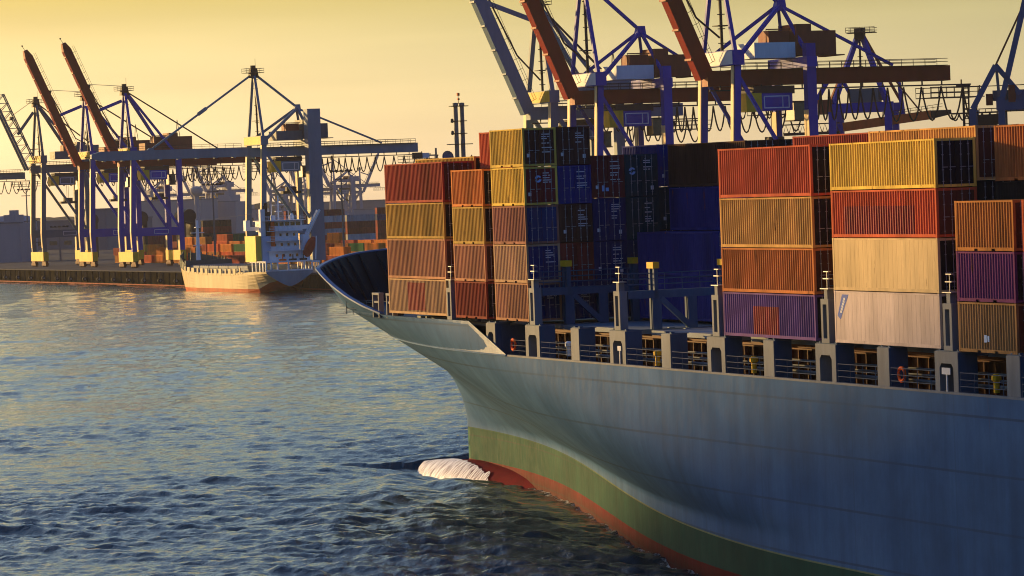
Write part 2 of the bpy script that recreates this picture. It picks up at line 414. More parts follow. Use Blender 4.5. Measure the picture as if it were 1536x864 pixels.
# bay B (20 ft)
stack(13.96, 0, -1.14, 6.058, [(S,'rust red'),(S,'salmon brown'),(S,'mustard yellow'),(S,'orange')], 'the narrow outer stack second from bow')
stack(13.35, 1, -1.14, 6.058, [(S,'dark brown'),(S,'maroon'),(S,'charcoal'),(S,'dark brown'),(S,'orange red')], 'the stack behind the second from bow')
# bay C (20 ft, five high)
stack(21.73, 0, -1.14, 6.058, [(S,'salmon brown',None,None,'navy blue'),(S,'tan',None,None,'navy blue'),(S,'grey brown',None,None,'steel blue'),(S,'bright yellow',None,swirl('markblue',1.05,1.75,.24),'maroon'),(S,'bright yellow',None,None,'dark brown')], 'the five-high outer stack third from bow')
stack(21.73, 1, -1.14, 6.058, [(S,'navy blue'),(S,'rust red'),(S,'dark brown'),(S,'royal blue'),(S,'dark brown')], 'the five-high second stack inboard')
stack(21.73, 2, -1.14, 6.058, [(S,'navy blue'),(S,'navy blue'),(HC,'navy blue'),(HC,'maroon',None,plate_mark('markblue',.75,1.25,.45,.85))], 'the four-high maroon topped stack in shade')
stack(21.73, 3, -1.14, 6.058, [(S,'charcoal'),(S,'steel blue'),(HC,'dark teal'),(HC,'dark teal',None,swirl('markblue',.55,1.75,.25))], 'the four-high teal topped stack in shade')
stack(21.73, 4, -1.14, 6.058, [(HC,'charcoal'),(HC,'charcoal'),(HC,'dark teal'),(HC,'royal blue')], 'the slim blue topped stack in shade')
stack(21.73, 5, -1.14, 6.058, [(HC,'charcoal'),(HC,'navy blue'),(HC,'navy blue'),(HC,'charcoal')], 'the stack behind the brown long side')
# bay D (40 ft, outer rows empty)
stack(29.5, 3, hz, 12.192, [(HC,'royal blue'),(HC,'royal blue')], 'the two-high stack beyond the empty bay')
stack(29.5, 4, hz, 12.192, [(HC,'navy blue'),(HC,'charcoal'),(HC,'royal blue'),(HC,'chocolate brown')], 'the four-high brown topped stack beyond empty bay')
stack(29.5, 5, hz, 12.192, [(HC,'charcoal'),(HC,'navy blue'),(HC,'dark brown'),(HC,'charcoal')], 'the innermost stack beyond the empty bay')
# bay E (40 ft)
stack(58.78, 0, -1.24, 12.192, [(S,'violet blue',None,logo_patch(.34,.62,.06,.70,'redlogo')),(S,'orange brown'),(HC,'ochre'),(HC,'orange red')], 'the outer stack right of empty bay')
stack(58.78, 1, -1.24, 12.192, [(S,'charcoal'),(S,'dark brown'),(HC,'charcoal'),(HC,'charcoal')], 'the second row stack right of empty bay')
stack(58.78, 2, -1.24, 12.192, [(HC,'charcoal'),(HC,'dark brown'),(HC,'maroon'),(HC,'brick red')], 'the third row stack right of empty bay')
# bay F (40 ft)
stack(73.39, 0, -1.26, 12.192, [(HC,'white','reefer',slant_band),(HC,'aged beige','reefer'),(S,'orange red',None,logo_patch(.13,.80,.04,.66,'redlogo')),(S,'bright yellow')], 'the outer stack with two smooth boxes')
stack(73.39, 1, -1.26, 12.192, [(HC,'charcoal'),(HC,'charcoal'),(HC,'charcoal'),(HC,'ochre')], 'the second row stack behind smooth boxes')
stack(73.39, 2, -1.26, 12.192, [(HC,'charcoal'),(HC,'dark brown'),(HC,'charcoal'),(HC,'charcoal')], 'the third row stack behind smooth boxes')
# bay G and H (20 ft, three high)
stack(87.55, 0, -1.33, 6.058, [(S,'olive brown',None,side_mark(2.7,.55,.28,.38,'markblue')),(S,'plum'),(S,'brown orange')], 'the narrow three-high stack near right edge')
stack(87.55, 1, -1.33, 6.058, [(HC,'charcoal'),(HC,'dark brown'),(HC,'charcoal'),(HC,'orange brown')], 'the stack behind the narrow three-high one')
stack(94.5, 0, -1.33, 6.058, [(S,'orange brown'),(S,'plum'),(S,'orange red')], 'the last stack cut by right edge')
stack(94.5, 1, -1.33, 6.058, [(HC,'charcoal'),(HC,'charcoal'),(HC,'dark brown'),(HC,'orange')], 'the stack behind the last cut one')
# ------------------------------------------------------------------ the container ship
HB, YC = 21.15, 20.9
def sm_(t): t = np.clip(t, 0, 1); return t*t*(3-2*t)
def half(X, z):
    """half breadth of the hull at station X, level z; also the clamped X at the stem"""
    f = np.clip((z+12.5)/11.2, 0, None); ff = np.minimum(f, 1)
    xs = -39.5 + (-43+39.5)*f
    Lz = (1-ff)*111 + ff*(14+43)
    t = np.clip((X-xs)/Lz, 0, 1)
    E = (1-(1-t)**2.3)**(1/1.8)
    b = HB*((1-ff)*sm_(t)+ff*E) + np.interp(X, [-44, -36, -28, -21, -15, -10, -6, -3], [.1, .7, 1.4, 2.15, 1.7, 1.25, .7, 0])*np.clip((z+1.3)/np.maximum(ztop(X)+1.3, .05), 0, 1)*np.clip(t*7, 0, 1)
    return np.where(t <= 0, 0, b), np.maximum(X, xs)
def ztop(X):
    return np.interp(X, [-46, -38, -30, -21, -3, 17.1, 24.2, 300], [3.0, 2.75, 2.3, 1.9, -1.3, -1.3, -3.5, -3.5])
ship = thing('container_ship', Mship, 'large blue grey container ship under way, loaded with stacked containers', 'ship')
def hull_mat(r0=.62, r1=.8, spec=.03):
    m, nt, b = nodes('hull_paint'); N = nt.nodes; L = nt.links
    tc = N.new('ShaderNodeTexCoord'); sp = N.new('ShaderNodeSeparateXYZ'); L.new(tc.outputs['Object'], sp.inputs[0])
    def math_(op, a, b_=None):
        n = N.new('ShaderNodeMath'); n.operation = op
        for i, q in enumerate((a, b_)):
            if q is None: continue
            if isinstance(q, (int, float)): n.inputs[i].default_value = q
            else: L.new(q, n.inputs[i])
        return n.outputs[0]
    def noise(scale, det, rough, mapscale=None):
        n = N.new('ShaderNodeTexNoise'); n.inputs['Scale'].default_value = scale; n.inputs['Detail'].default_value = det; n.inputs['Roughness'].default_value = rough
        if mapscale:
            mp = N.new('ShaderNodeMapping'); mp.inputs['Scale'].default_value = mapscale; L.new(tc.outputs['Object'], mp.inputs[0]); L.new(mp.outputs[0], n.inputs['Vector'])
        else: L.new(tc.outputs['Object'], n.inputs['Vector'])
        return n.outputs['Fac']
    def mixc(f, a, b_):
        n = N.new('ShaderNodeMix'); n.data_type = 'RGBA'
        for k, q in (('Factor', f), ('A', a), ('B', b_)):
            if isinstance(q, (int, float)): n.inputs[k].default_value = q
            elif isinstance(q, tuple): n.inputs[k].default_value = (*q, 1)
            else: L.new(q, n.inputs[k])
        return n.outputs['Result']
    def rng(v, a, b_, c=0, d_=1):
        n = N.new('ShaderNodeMapRange'); n.inputs[1].default_value = a; n.inputs[2].default_value = b_; n.inputs[3].default_value = c; n.inputs[4].default_value = d_
        L.new(v, n.inputs[0]); return n.outputs[0]
    z = math_('ADD', sp.outputs['Z'], math_('MULTIPLY', math_('ADD', sp.outputs['X'], 38), 0.0085))
    streak = noise(0.9, 6, 0.65, (1, 1, 0.06)); blotch = noise(0.12, 7, 0.6); fine = noise(2.5, 6, 0.7, (1, 1, 0.4))
    tone = math_('MULTIPLY', rng(streak, .3, .7, .82, 1.12), math_('MULTIPLY', rng(blotch, .3, .7, .78, 1.15), rng(fine, .3, .7, .9, 1.06)))
    # weld seams: level strakes and plate butts
    zz = math_('ABSOLUTE', math_('SUBTRACT', math_('FRACT', math_('DIVIDE', math_('ADD', sp.outputs['Z'], 40), 2.95)), 0.5))
    sz = rng(zz, .472, .484)
    xx = math_('ABSOLUTE', math_('SUBTRACT', math_('FRACT', math_('DIVIDE', math_('ADD', sp.outputs['X'], 100), 11.7)), 0.5))
    sx = rng(xx, .4935, .4965)
    seam = math_('MAXIMUM', math_('MULTIPLY', sz, rng(blotch, .35, .6, .25, .9)), math_('MULTIPLY', sx, .3))
    blue = mixc(rng(blotch, .25, .75), (.036, .108, .238), (.064, .140, .272))
    green = mixc(rng(blotch, .25, .75), (.006, .050, .040), (.016, .074, .052))
    red = mixc(rng(blotch, .25, .75), (.075, .003, .007), (.14, .006, .013))
    c = mixc(rng(z, -12.77, -12.74), green, blue)
    line = math_('MULTIPLY', rng(z, -12.86, -12.84), math_('SUBTRACT', 1, rng(z, -12.76, -12.74)))
    c = mixc(math_('MULTIPLY', line, rng(sp.outputs['X'], -5, 45, .05, .5)), c, (.34, .36, .16))
    zr = math_('ADD', sp.outputs['Z'], math_('MULTIPLY', math_('SUBTRACT', fine, .5), .14))
    c = mixc(rng(zr, -15.55, -15.50), red, c)
    n = N.new('ShaderNodeVectorMath'); n.operation = 'SCALE'; L.new(c, n.inputs[0]); L.new(tone, n.inputs['Scale']); c = n.outputs[0]
    c = mixc(math_('MULTIPLY', seam, .55), c, (.03, .04, .05))
    rust = rng(noise(1.3, 8, .75, (1, 1, 0.10)), .66, .78); rust = math_('MULTIPLY', rust, rng(sp.outputs['Z'], -15.5, -14.0)); c = mixc(math_('MULTIPLY', rust, .55), c, (.16, .075, .035))
    # fouling and wet edge just over the water
    wet = math_('SUBTRACT', 1, rng(math_('ADD', zr, math_('MULTIPLY', fine, .5)), -16.1, -15.4)); c = mixc(math_('MULTIPLY', wet, .5), c, (.022, .006, .007))
    L.new(c, b.inputs['Base Color'])
    L.new(rng(fine, .3, .7, r0, r1), b.inputs['Roughness']); b.inputs['Specular IOR Level'].default_value = spec
    bp = N.new('ShaderNodeBump'); bp.inputs['Strength'].default_value = 0.5; bp.inputs['Distance'].default_value = 0.13
    h = noise(0.33, 4, .5, (1, 1, .7))
    L.new(h, bp.inputs['Height']); L.new(bp.outputs[0], b.inputs['Normal'])
    return m
M['hull'] = hull_mat(); M['strake'] = hull_mat(.28, .5, .3)
Xs = np.unique(np.concatenate([np.arange(-46, -30, .5), np.arange(-30, 30, 1.0), np.arange(30, 90, 2.0), np.arange(90, 222, 6.0), [-3, 17.1, 24.2, -20, -36]]))
def hull_grid():
    nz = 44; vs = []; fs = []
    for X in Xs:
        zt = float(ztop(X)); zl = np.concatenate([np.linspace(-24, -16.5, 6), np.linspace(-15.8, zt, nz-6)])
        b, xc = half(X, zl)
        vs += [(float(x), float(YC-bb), float(zv)) for x, bb, zv in zip(xc, b, zl)]
    n1 = len(vs)
    for (x, y, zv) in vs[:n1]: vs.append((x, 2*YC-y, zv))
    for i in range(len(Xs)-1):
        for k in range(nz-1):
            a = i*nz+k; b_ = (i+1)*nz+k
            fs.append((a, b_, b_+1, a+1)); fs.append((n1+a, n1+a+1, n1+b_+1, n1+b_))
    # stern cap
    a = (len(Xs)-1)*nz
    fs += [(a+k, n1+a+k, n1+a+k+1, a+k+1) for k in range(nz-1)]
    me = bpy.data.meshes.new('hull'); me.from_pydata(vs, [], fs); me.materials.append(M['hull'])
    me.polygons.foreach_set('use_smooth', [True]*len(me.polygons)); me.update()
    return me
put('hull', hull_grid(), ship)
# bulbous bow
mb = MB(); prof = []
for i, x in enumerate(np.linspace(-50.3, -14, 26)):
    t = (x+50.3)/36.3; r = 3.9*math.sqrt(max(0, 1-(1-min(1, t*2.6))**2))
    top = -15.5 - 1.0*max(0, 1-t*2.5)**1.6 - 0.9*max(0, (t-.38))
    wid = max(0.02, r*0.86*(1-0.15*t)); ht = max(0.02, r)
    zc = top - ht
    prof.append([(x, YC + wid*math.sin(a), zc + ht*math.cos(a)) for a in [2*PI*k/28 for k in range(28)]])
mb.add([p for g in prof for p in g], [(i*28+k, i*28+(k+1) % 28, (i+1)*28+(k+1) % 28, (i+1)*28+k) for i in range(25) for k in range(28)])
mb.build('bulbous_bow', paint('bulb_red', (.12, .006, .012), .8, 0, .35, .3, 0, spec=.02), ship, smooth=True)
# raised strake of the forecastle: a plate standing proud of the hull with a bright lower edge
mb = MB(); pts = []
xs2 = np.concatenate([np.arange(-34, 17, 1.5), np.linspace(17.1, 24.1, 8)])
for X in xs2:
    lo = -3.52; hi = min(float(ztop(X)), -1.28)+.005
    for zv in (lo, hi):
        b, xc = half(np.array([X]), np.array([zv])); pts.append((float(xc[0]), float(YC-b[0])-0.035, zv))
n = len(xs2)
mb.add(pts, [(2*i, 2*i+2, 2*i+3, 2*i+1) for i in range(n-1)])
mb.build('forecastle_strake', M['strake'], ship, smooth=True)
mb = MB()
for i in range(n-1):
    a, b_ = Vector(pts[2*i]), Vector(pts[2*i+2]); mb.beam(a+Vector((0, -.03, .03)), b_+Vector((0, -.03, .03)), .08, .10)
mb.build('strake_edge', M['hull'], ship)
mb = MB(); mb.box(24.2, 220, -0.27, .02, -3.56, -3.44)
mb.build('sheer_strake_edge', M['deckgrey'], ship)
# decks
def deck(name, x0, x1, z, mat, inset):
    mb = MB(); xs = np.arange(x0, x1+.01, 1.5); vs = []
    for X in xs:
        b, xc = half(np.array([X]), np.array([z])); bb = max(.02, float(b[0])-inset)
        vs += [(float(xc[0]), YC-bb, z), (float(xc[0]), YC+bb, z)]
    mb.add(vs, [(2*i, 2*i+2, 2*i+3, 2*i+1) for i in range(len(xs)-1)]); return mb.build(name, mat, ship)
deck('forecastle_deck', -42, 22, -1.55, M['deck'], .1)
deck('main_deck', 22.5, 220, -3.75, M['deck'], .1)
mb = MB(); mb.box(21.9, 22.0, .3, 41.5, -3.7, -1.56); mb.build('forecastle_bulkhead', M['decknavy'], ship)
# inner skin, cap rail and stiffeners of the bow bulwark
mb = MB(); vs = []; xs = np.arange(-42.5, -2.9, 1.0)
for side in (-1, 1):
    vs = []
    for X in xs:
        zt = float(ztop(X))
        for zv in (-1.55, zt):
            b, xc = half(np.array([X]), np.array([zv])); vs.append((float(xc[0])+.12, YC+side*max(0.0, float(b[0])-.16), zv))
    fs = [(2*i, 2*i+1, 2*i+3, 2*i+2) for i in range(len(xs)-1)]
    mb.add(vs, fs)
mb.build('bow_bulwark', M['bulwark'], ship, smooth=True)
mb = MB()
for side in (-1, 1):
    q = []
    for X in np.arange(-44.5, -2.9, .75):
        zt = float(ztop(X)); b, xc = half(np.array([X]), np.array([zt])); q.append((float(xc[0]), YC+side*(float(b[0])-.06), zt+.04))
    for a, b_ in zip(q[:-1], q[1:]): mb.beam(a, b_, .34, .12)
mb.build('cap_rail', paint('rail_blue', (.07, .14, .30), .4, 0, .2, .5), ship)
for side in (-1, 1):
    for X in np.arange(-40, -5, 2.6):
        zt = float(ztop(X)); mb = MB()
        b, xc = half(np.array([X, X]), np.array([-1.5, zt-.05]))
        p0 = Vector((float(xc[0])+.1, YC+side*(float(b[0])-.2), -1.5)); p1 = Vector((float(xc[1])+.1, YC+side*(float(b[1])-.2), zt-.05))
        c = (Vector((-10, YC, 0))-p0); c.z = 0; c.normalize()
        k = Vector((1, 0, 0))*.06
        mb.add([p0-k, p0+c*.75-k, p1+c*.12-k, p1-k, p0+k, p0+c*.75+k, p1+c*.12+k, p1+k],
               [(0, 1, 2, 3), (7, 6, 5, 4), (0, 4, 5, 1), (1, 5, 6, 2), (2, 6, 7, 3), (3, 7, 4, 0)])
        mb.build('bulwark_stiffener', M['decknavy'], ship)
# mooring gear on the forecastle rim
def rail_run(x0, x1, y, z0, hts, step, name='guard_rail', r=.02, mat='rail'):
    mb = MB()
    for h in hts: mb.tube([(x0, y, z0+h), (x1, y, z0+h)], r, 4)
    for x in np.arange(x0, x1+.01, step): mb.tube([(x, y, z0), (x, y, z0+max(hts))], r*1.2, 4)
    return mb.build(name, M[mat], ship)
rail_run(-14.5, -4.5, 1.6, -1.55, (.45, .8, 1.15), 1.6)
for x in (-5.2, -2.1):
    mb = MB(); mb.box(x, x+.16, .5, .9, -1.55, .15); mb.box(x+1.3, x+1.46, .5, .9, -1.55, .15); mb.box(x-.05, x+1.5, .5, .9, .15, .32); mb.box(x, x+1.4, .55, .85, -.45, -.3)
    mb.build('fairlead_frame', M['deckgrey'], ship)
for x in (-12, -5.5):
    mb = MB()
    mb.lathe([(.0, -1.5), (.3, -1.5), (.3, -.75), (.42, -.7), (.42, -.6), (0, -.6)], 12, (x, 2.4, 0)); mb.lathe([(.0, -1.5), (.3, -1.5), (.3, -.75), (.42, -.7), (.42, -.6), (0, -.6)], 12, (x+1.1, 2.4, 0))
    mb.build('mooring_bollard', M['dark'], ship)
mb = MB(); mb.tube([(-32, YC, -1.5), (-32, YC, 8.0)], .22, 8, r2=.12); mb.beam((-32, YC-1.2, 5.6), (-32, YC+1.2, 5.6), .1); mb.build('foremast', M['deckgrey'], ship)
# hatch coaming and covers
BAYS = [(0, 12.2), (13.4, 27.9), (29.5, 41.9), (44.1, 56.5), (58.7, 71.1), (73.3, 85.7), (87.4, 101.0), (102.6, 115), (117, 129), (131.5, 144)]
mb = MB(); mb.box(22.1, 215, 2.3, 2.42, -3.74, -1.72)
for x in np.arange(23, 215, 1.22): mb.box(x, x+.08, 2.02, 2.3, -3.74, -1.95)
mb.box(22.1, 215, 1.95, 2.3, -2.0, -1.92)
mb.build('hatch_coaming', M['coaming'], ship)
mb = MB(); mb.tube([(24, 1.5, -3.2), (215, 1.5, -3.2)], .09, 6); mb.tube([(24, 1.75, -2.9), (215, 1.75, -2.9)], .06, 6); mb.tube([(24, 1.6, -2.55), (215, 1.6, -2.55)], .05, 6)
mb.build('deck_pipe', M['deckgrey'], ship)
for i, (a, b_) in enumerate(BAYS):
    mb = MB(); mb.box(a-.25, b_+.25, 1.9 if a > 20 else 2.2, 39.8, -1.70, -1.40)
    for y in np.arange(4, 39, 4.94): mb.box(a, a+.3, y, y+.4, -1.40, -1.345); mb.box(b_-.3, b_, y, y+.4, -1.40, -1.345)
    mb.build('hatch_cover', M['hatch'], ship)
# pedestals between the sheer strake and the outer containers
def pedestal(x, w_, door, y0=-.16, y1=1.0, z0=-3.62, z1=-1.36):
    mb = MB()
    if door:
        q = w_*.27
        mb.box(x-w_/2, x-w_/2+q*.75, y0, y1, z0, z1); mb.box(x+w_/2-q*.75, x+w_/2, y0, y1, z0, z1)
        mb.box(x-w_/2+q*.75, x+w_/2-q*.75, y0, y1, z1-.62, z1)
        for sgn in (-1, 1):
            cx = x+sgn*(w_/2-q*.75)
            mb.add([(cx, y0+.002, z1-.62), (cx-sgn*.22, y0+.002, z1-.62), (cx, y0+.002, z1-.84)], [(0, 1, 2) if sgn > 0 else (0, 2, 1)])
    else: mb.box(x-w_/2, x+w_/2, y0, y1, z0, z1)
    o = mb.build('pedestal', M['deckgrey'], ship)
    m2 = MB()
    m2.box(x-w_/2-.02, x+w_/2+.02, y0+.1, y1+.1, z1, z1+.05)
    for cx in (x-w_/2+.2, x+w_/2-.35): m2.box(cx, cx+.16, y0+.15, y0+.4, z1+.05, z1+.13)
    m2.build('pedestal_cap', M['decknavy'], o)
    m3 = MB(); m3.box(x+w_/2+.003, x+w_/2+.02, y0+.03, y1-.02, z0, z1-.02); m3.build('pedestal_side_plate', M['decknavy'], o)
for x in (28.7, 43.1, 57.9, 72.4, 86.4, 101.8): pedestal(x, 2.5, True)
for x in (36.1, 50.6, 65.1, 79.3, 93.4): pedestal(x, 1.35, False)
pedestal(21.0, 1.7, True, z0=-3.3)
# slotted outboard posts and the lashing bridges behind them
def slot_post(x, ztop_=1.15):
    mb = MB(); y0, y1 = -.12, .42; w_ = .95
    z0 = -1.30
    mb.box(x-w_/2, x-w_/2+.24, y0, y1, z0, ztop_); mb.box(x+w_/2-.24, x+w_/2, y0, y1, z0, ztop_)
    mb.box(x-w_/2+.24, x+w_/2-.24, y0, y1, z0, z0+.25); mb.box(x-w_/2+.24, x+w_/2-.24, y0, y1, ztop_-.3, ztop_)
    mb.box(x-.2, x+.2, y0+.1, y1-.05, ztop_, ztop_+.55)
    o = mb.build('slotted_post', M['deckgrey'], ship)
    m2 = MB(); m2.box(x-w_/2+.24, x+w_/2-.24, y1-.06, y1+.0, z0+.25, ztop_-.3); m2.build('post_back_plate', M['dark'], o)
    m2 = MB(); m2.box(x-.5, x+.5, y0, y1, ztop_+.55, ztop_+.6); m2.tube([(x, .1, ztop_+.6), (x, .1, ztop_+1.55)], .03, 5); m2.box(x-.35, x+.35, .0, .25, ztop_+1.1, ztop_+1.16); m2.box(x-.3, x+.3, .02, .22, ztop_+1.5, ztop_+1.55)
    m2.build('deck_lamp', M['galv'], o)
def lashing_bridge(x, full=True):
    br = MB(); br.box(x-.45, x+.45, .5, 41, .95, 1.12); br.box(x-.45, x-.3, .5, 41, .62, .95); br.box(x+.3, x+.45, .5, 41, .62, .95)
    b = br.build('lashing_bridge', M['decknavy'], ship)
    for i, y in enumerate(np.arange(2.47, 41, 2.47)):
        mb = MB()
        tall = (i % 2 == 0)
        for sx in (-.45, .2): mb.box(x+sx, x+sx+.25, y-.13, y+.13, -1.38, 2.5 if tall and i < 4 else .62)
        mb.box(x+.40, x+.452, y-.32, y+.32, -1.38, .62)
        p = mb.build('bridge_post', M['decknavy'], b)
        if tall and i < 4:
            m2 = MB(); m2.box(x-.5, x+.5, y-.22, y+.22, 2.5, 2.9); m2.build('post_cap', M['yellow'], p)
        if i < 8:
            m2 = MB(); yy = y+2.47 if i % 2 == 0 else y
            if i % 2 == 0: m2.beam((x+.38, y+.3, .6), (x+.38, y+2.3, -1.25), .2, .36)
            if m2.v: m2.build('bridge_brace', M['decknavy'], b)
    r = MB()
    for h in (1.5, 1.85, 2.2): r.tube([(x+.42, .5, h), (x+.42, 41, h)], .025, 4); r.tube([(x-.42, .5, h), (x-.42, 41, h)], .025, 4)
    for y in np.arange(.6, 41, 1.23): r.tube([(x+.42, y, 1.1), (x+.42, y, 2.2)], .028, 4)
    r.build('bridge_railing', M['decknavy'], b)
slot_post(12.95, .95)
for x in (28.7, 43.1, 57.9, 72.4, 86.6): slot_post(x)
for x in (28.7, 43.1, 57.75, 72.2): lashing_bridge(x)
# guard rails, sign, lifebuoys, small fittings
px = [24.6, 27.3, 30.1, 35.3, 36.9, 41.7, 44.5, 49.8, 51.4, 56.5, 59.3, 64.3, 65.9, 71.0, 73.8, 78.5, 80.1, 85.0, 87.8, 92.6, 94.2, 100.4, 103.2, 125]
for a, b_ in zip(px[0::2], px[1::2]): rail_run(a, b_, -.12, -3.5, (.38, .72, 1.08), 1.5)
def ring(x, y, z, r, mat, name):
    mb = MB(); n = 20
    pts = [(x+r*math.cos(2*PI*k/n), y, z+r*math.sin(2*PI*k/n)) for k in range(n+1)]
    mb.tube(pts, r*.26, 6, cap=False); return mb.build(name, M[mat], ship)
ring(79.9+1.3, -.05, -2.75, .36, 'orange', 'lifebuoy'); ring(24.9, -.05, -2.75, .36, 'orange', 'lifebuoy')
for x, z in ((33.2, -2.8), (47.6, -2.95), (61.5, -2.9), (90.3, -2.9)):
    mb = MB(); mb.lathe([(0, -.5), (.16, -.5), (.16, .1), (.26, .16), (.26, .38), (.12, .48), (0, .48)], 10, (x, .6, z)); mb.build('ventilator', M['yellow'] if x > 40 else M['white'], ship)
mb = MB(); mb.box(86.0, 86.9, -.22, -.19, -2.55, -2.2); mb.box(86.4, 86.5, -.2, -.14, -3.5, -2.2); mb.build('notice_board', M['mark'], ship)
mb = MB(); mb.box(43.2, 43.75, -.22, -.19, -2.6, -2.3); mb.box(43.42, 43.5, -.2, -.14, -3.5, -2.3); mb.build('notice_board', M['mark'], ship)
# ------------------------------------------------------------------ water
Minv = Mship.inverted()
def water_height(x, y, dr, want_foam=False):
    rng = np.random.RandomState(3); h = np.zeros_like(x)
    wind = R(248)
    for i in range(64):
        lam = 0.6*(3.4/0.6)**(rng.rand()**1.25); th = wind + rng.normal()*0.5; k = 2*PI/lam
        slope = 0.05*(0.8+0.5*rng.rand())
        ph = rng.rand()*2*PI
        wgt = np.clip((lam-.9*dr)/lam, 0, 1)
        q = np.sin(k*(x*math.cos(th)+y*math.sin(th)) + ph)
        h += slope/k*wgt*(q + 0.2*q*q)
    for i in range(26):
        lam = 4.5*(15/4.5)**(rng.rand()); th = wind + rng.normal()*0.4; k = 2*PI/lam
        q = np.sin(k*(x*math.cos(th)+y*math.sin(th)) + rng.rand()*2*PI); h += .017/k*(q+.3*q*q)*np.clip((lam-.9*dr)/lam, 0, 1)
    # slow patches of calmer and rougher water
    pat = (1+.25*np.sin(x*.045+y*.013+2+1.5*np.sin(y*.009))*np.sin(y*.017-x*.012+.5)+.22*np.sin(y*.061+x*.03+np.sin(x*.05)*1.5))*0.9+0*0.25*np.sin(x*.031+y*.011+1)*np.sin(y*.021-x*.008)+.15*np.sin(x*.09-y*.05)
    X = Minv[0][0]*x+Minv[0][1]*y+Minv[0][3]+Minv[0][2]*0; Y = Minv[1][0]*x+Minv[1][1]*y+Minv[1][3]
    b = HB*sm_((X+39.5)/111); d = (YC-b)-Y                       # distance outboard of the hull
    # diverging bow wave
    a = R(27); ox, oy = -47.0, 20.0
    n = (X-ox)*math.sin(a) + (Y-oy)*math.cos(a)                  # >0 on the hull side of the crest line
    al = (X-ox)*math.cos(a) - (Y-oy)*math.sin(a)
    on = 1/(1+np.exp(-al*1.2))
    wob = 1.3*np.sin(al*.21)+.8*np.sin(al*.47+1)
    amp = on*np.exp(-np.maximum(al, 0)/85)
    crest = amp*(0.5*np.exp(-((n-wob)/1.7)**2) + .3*np.exp(-((n-7.5-wob*1.4)/1.9)**2) + .25*np.exp(-((n-15-wob)/2.2)**2) - .2*np.exp(-((n-3.9-wob)/1.6)**2))
    inside = on/(1+np.exp(-(n+1)*.9))*np.clip(1-(al-95)/60, 0, 1)*(Y < 24)
    # confused wake chop
    c2 = np.zeros_like(x)
    for i in range(34):
        lam = 1.0*(7/1.0)**rng.rand(); th = R(215)+rng.normal()*.45; k = 2*PI/lam
        q = np.sin(k*(x*math.cos(th)+y*math.sin(th))+rng.rand()*6.28 + .8*np.sin(x*.13+y*.09+i))
        c2 += 0.021/k*(q+.2*q*q)
    stem = -0.75*np.exp(-((X+41)/8)**2-((Y-16)/6)**2) - .45*np.exp(-((X+57)/4)**2-((Y-18)/7)**2)
    side = -.75*np.exp(-(d/5.5)**2)*(X > -52)*(X < 75)
    calm = 1-.85*np.exp(-((X+42)/8)**2-((Y-18.5)/5)**2)
    tot = (h*pat*(1+.2*inside) + crest + c2*inside*1.15)*calm + stem + side
    chop = np.clip((crest*1.1+c2*inside*1.15-.34)/.45, 0, 1)*on*np.exp(-np.maximum(al, 0)/45)
    edge = np.exp(-(d/.9)**2)*(X > -42)*(X < 85)*.55 + np.exp(-((X+42)/9)**2-((Y-15.4)/2.0)**2)*.72
    return tot, np.clip(chop*.75+edge, 0, 1)
rows = [120.0]; dr = []
while rows[-1] < 1700:
    r = rows[-1]; s_ = max(.25, r*r/(CAM_H*3605)*.33); dr.append(s_); rows.append(r+s_)
dr.append(dr[-1]); rows = np.array(rows); dr = np.array(dr)
ncol = 460; ang = np.linspace(R(-12), R(12), ncol)
xx = rows[:, None]*np.sin(ang)[None]; yy = rows[:, None]*np.cos(ang)[None]
hh, fo_ = water_height(xx, yy, np.repeat(dr[:, None], ncol, 1))
V = np.stack([xx, yy, hh], -1).reshape(-1, 3)
nr = len(rows); idx = np.arange(nr*ncol).reshape(nr, ncol)
Fq = np.stack([idx[:-1, :-1], idx[:-1, 1:], idx[1:, 1:], idx[1:, :-1]], -1).reshape(-1, 4)
out = np.array([[-9000, -600, -1.3], [9000, -600, -1.3], [9000, 14000, -1.3], [-9000, 14000, -1.3]], float)
n0 = len(V); V = np.vstack([V, out]); Fq = np.vstack([Fq, [[n0, n0+1, n0+2, n0+3]]])
me = bpy.data.meshes.new('water'); me.vertices.add(len(V)); me.vertices.foreach_set('co', V.ravel().astype(np.float32))
me.loops.add(Fq.size); me.loops.foreach_set('vertex_index', Fq.ravel().astype(np.int32))
me.polygons.add(len(Fq)); me.polygons.foreach_set('loop_start', (np.arange(len(Fq))*4).astype(np.int32)); me.polygons.foreach_set('loop_total', np.full(len(Fq), 4, np.int32))
me.polygons.foreach_set('use_smooth', np.ones(len(Fq), bool)); me.update(calc_edges=True)
m, nt_, b_ = nodes('river_water'); N = nt_.nodes; L = nt_.links
b_.inputs['Base Color'].default_value = (0.010, 0.026, 0.036, 1); b_.inputs['Roughness'].default_value = 0.09; b_.inputs['IOR'].default_value = 1.333
tc = N.new('ShaderNodeTexCoord')
mp = N.new('ShaderNodeMapping'); mp.inputs['Rotation'].default_value = (0, 0, R(-25)); mp.inputs['Scale'].default_value = (1.0, .55, 1)
L.new(tc.outputs['Object'], mp.inputs[0])
n1 = N.new('ShaderNodeTexNoise'); n1.inputs['Scale'].default_value = 2.4; n1.inputs['Detail'].default_value = 6; n1.inputs['Roughness'].default_value = .6; L.new(mp.outputs[0], n1.inputs['Vector'])
n2 = N.new('ShaderNodeTexNoise'); n2.inputs['Scale'].default_value = 0.28; n2.inputs['Detail'].default_value = 3; L.new(mp.outputs[0], n2.inputs['Vector'])
ad = N.new('ShaderNodeMath'); ad.operation = 'MULTIPLY_ADD'; ad.inputs[1].default_value = 2.4; L.new(n2.outputs['Fac'], ad.inputs[0]); L.new(n1.outputs['Fac'], ad.inputs[2])
bp = N.new('ShaderNodeBump'); bp.inputs['Strength'].default_value = 1.0; bp.inputs['Distance'].default_value = 0.14
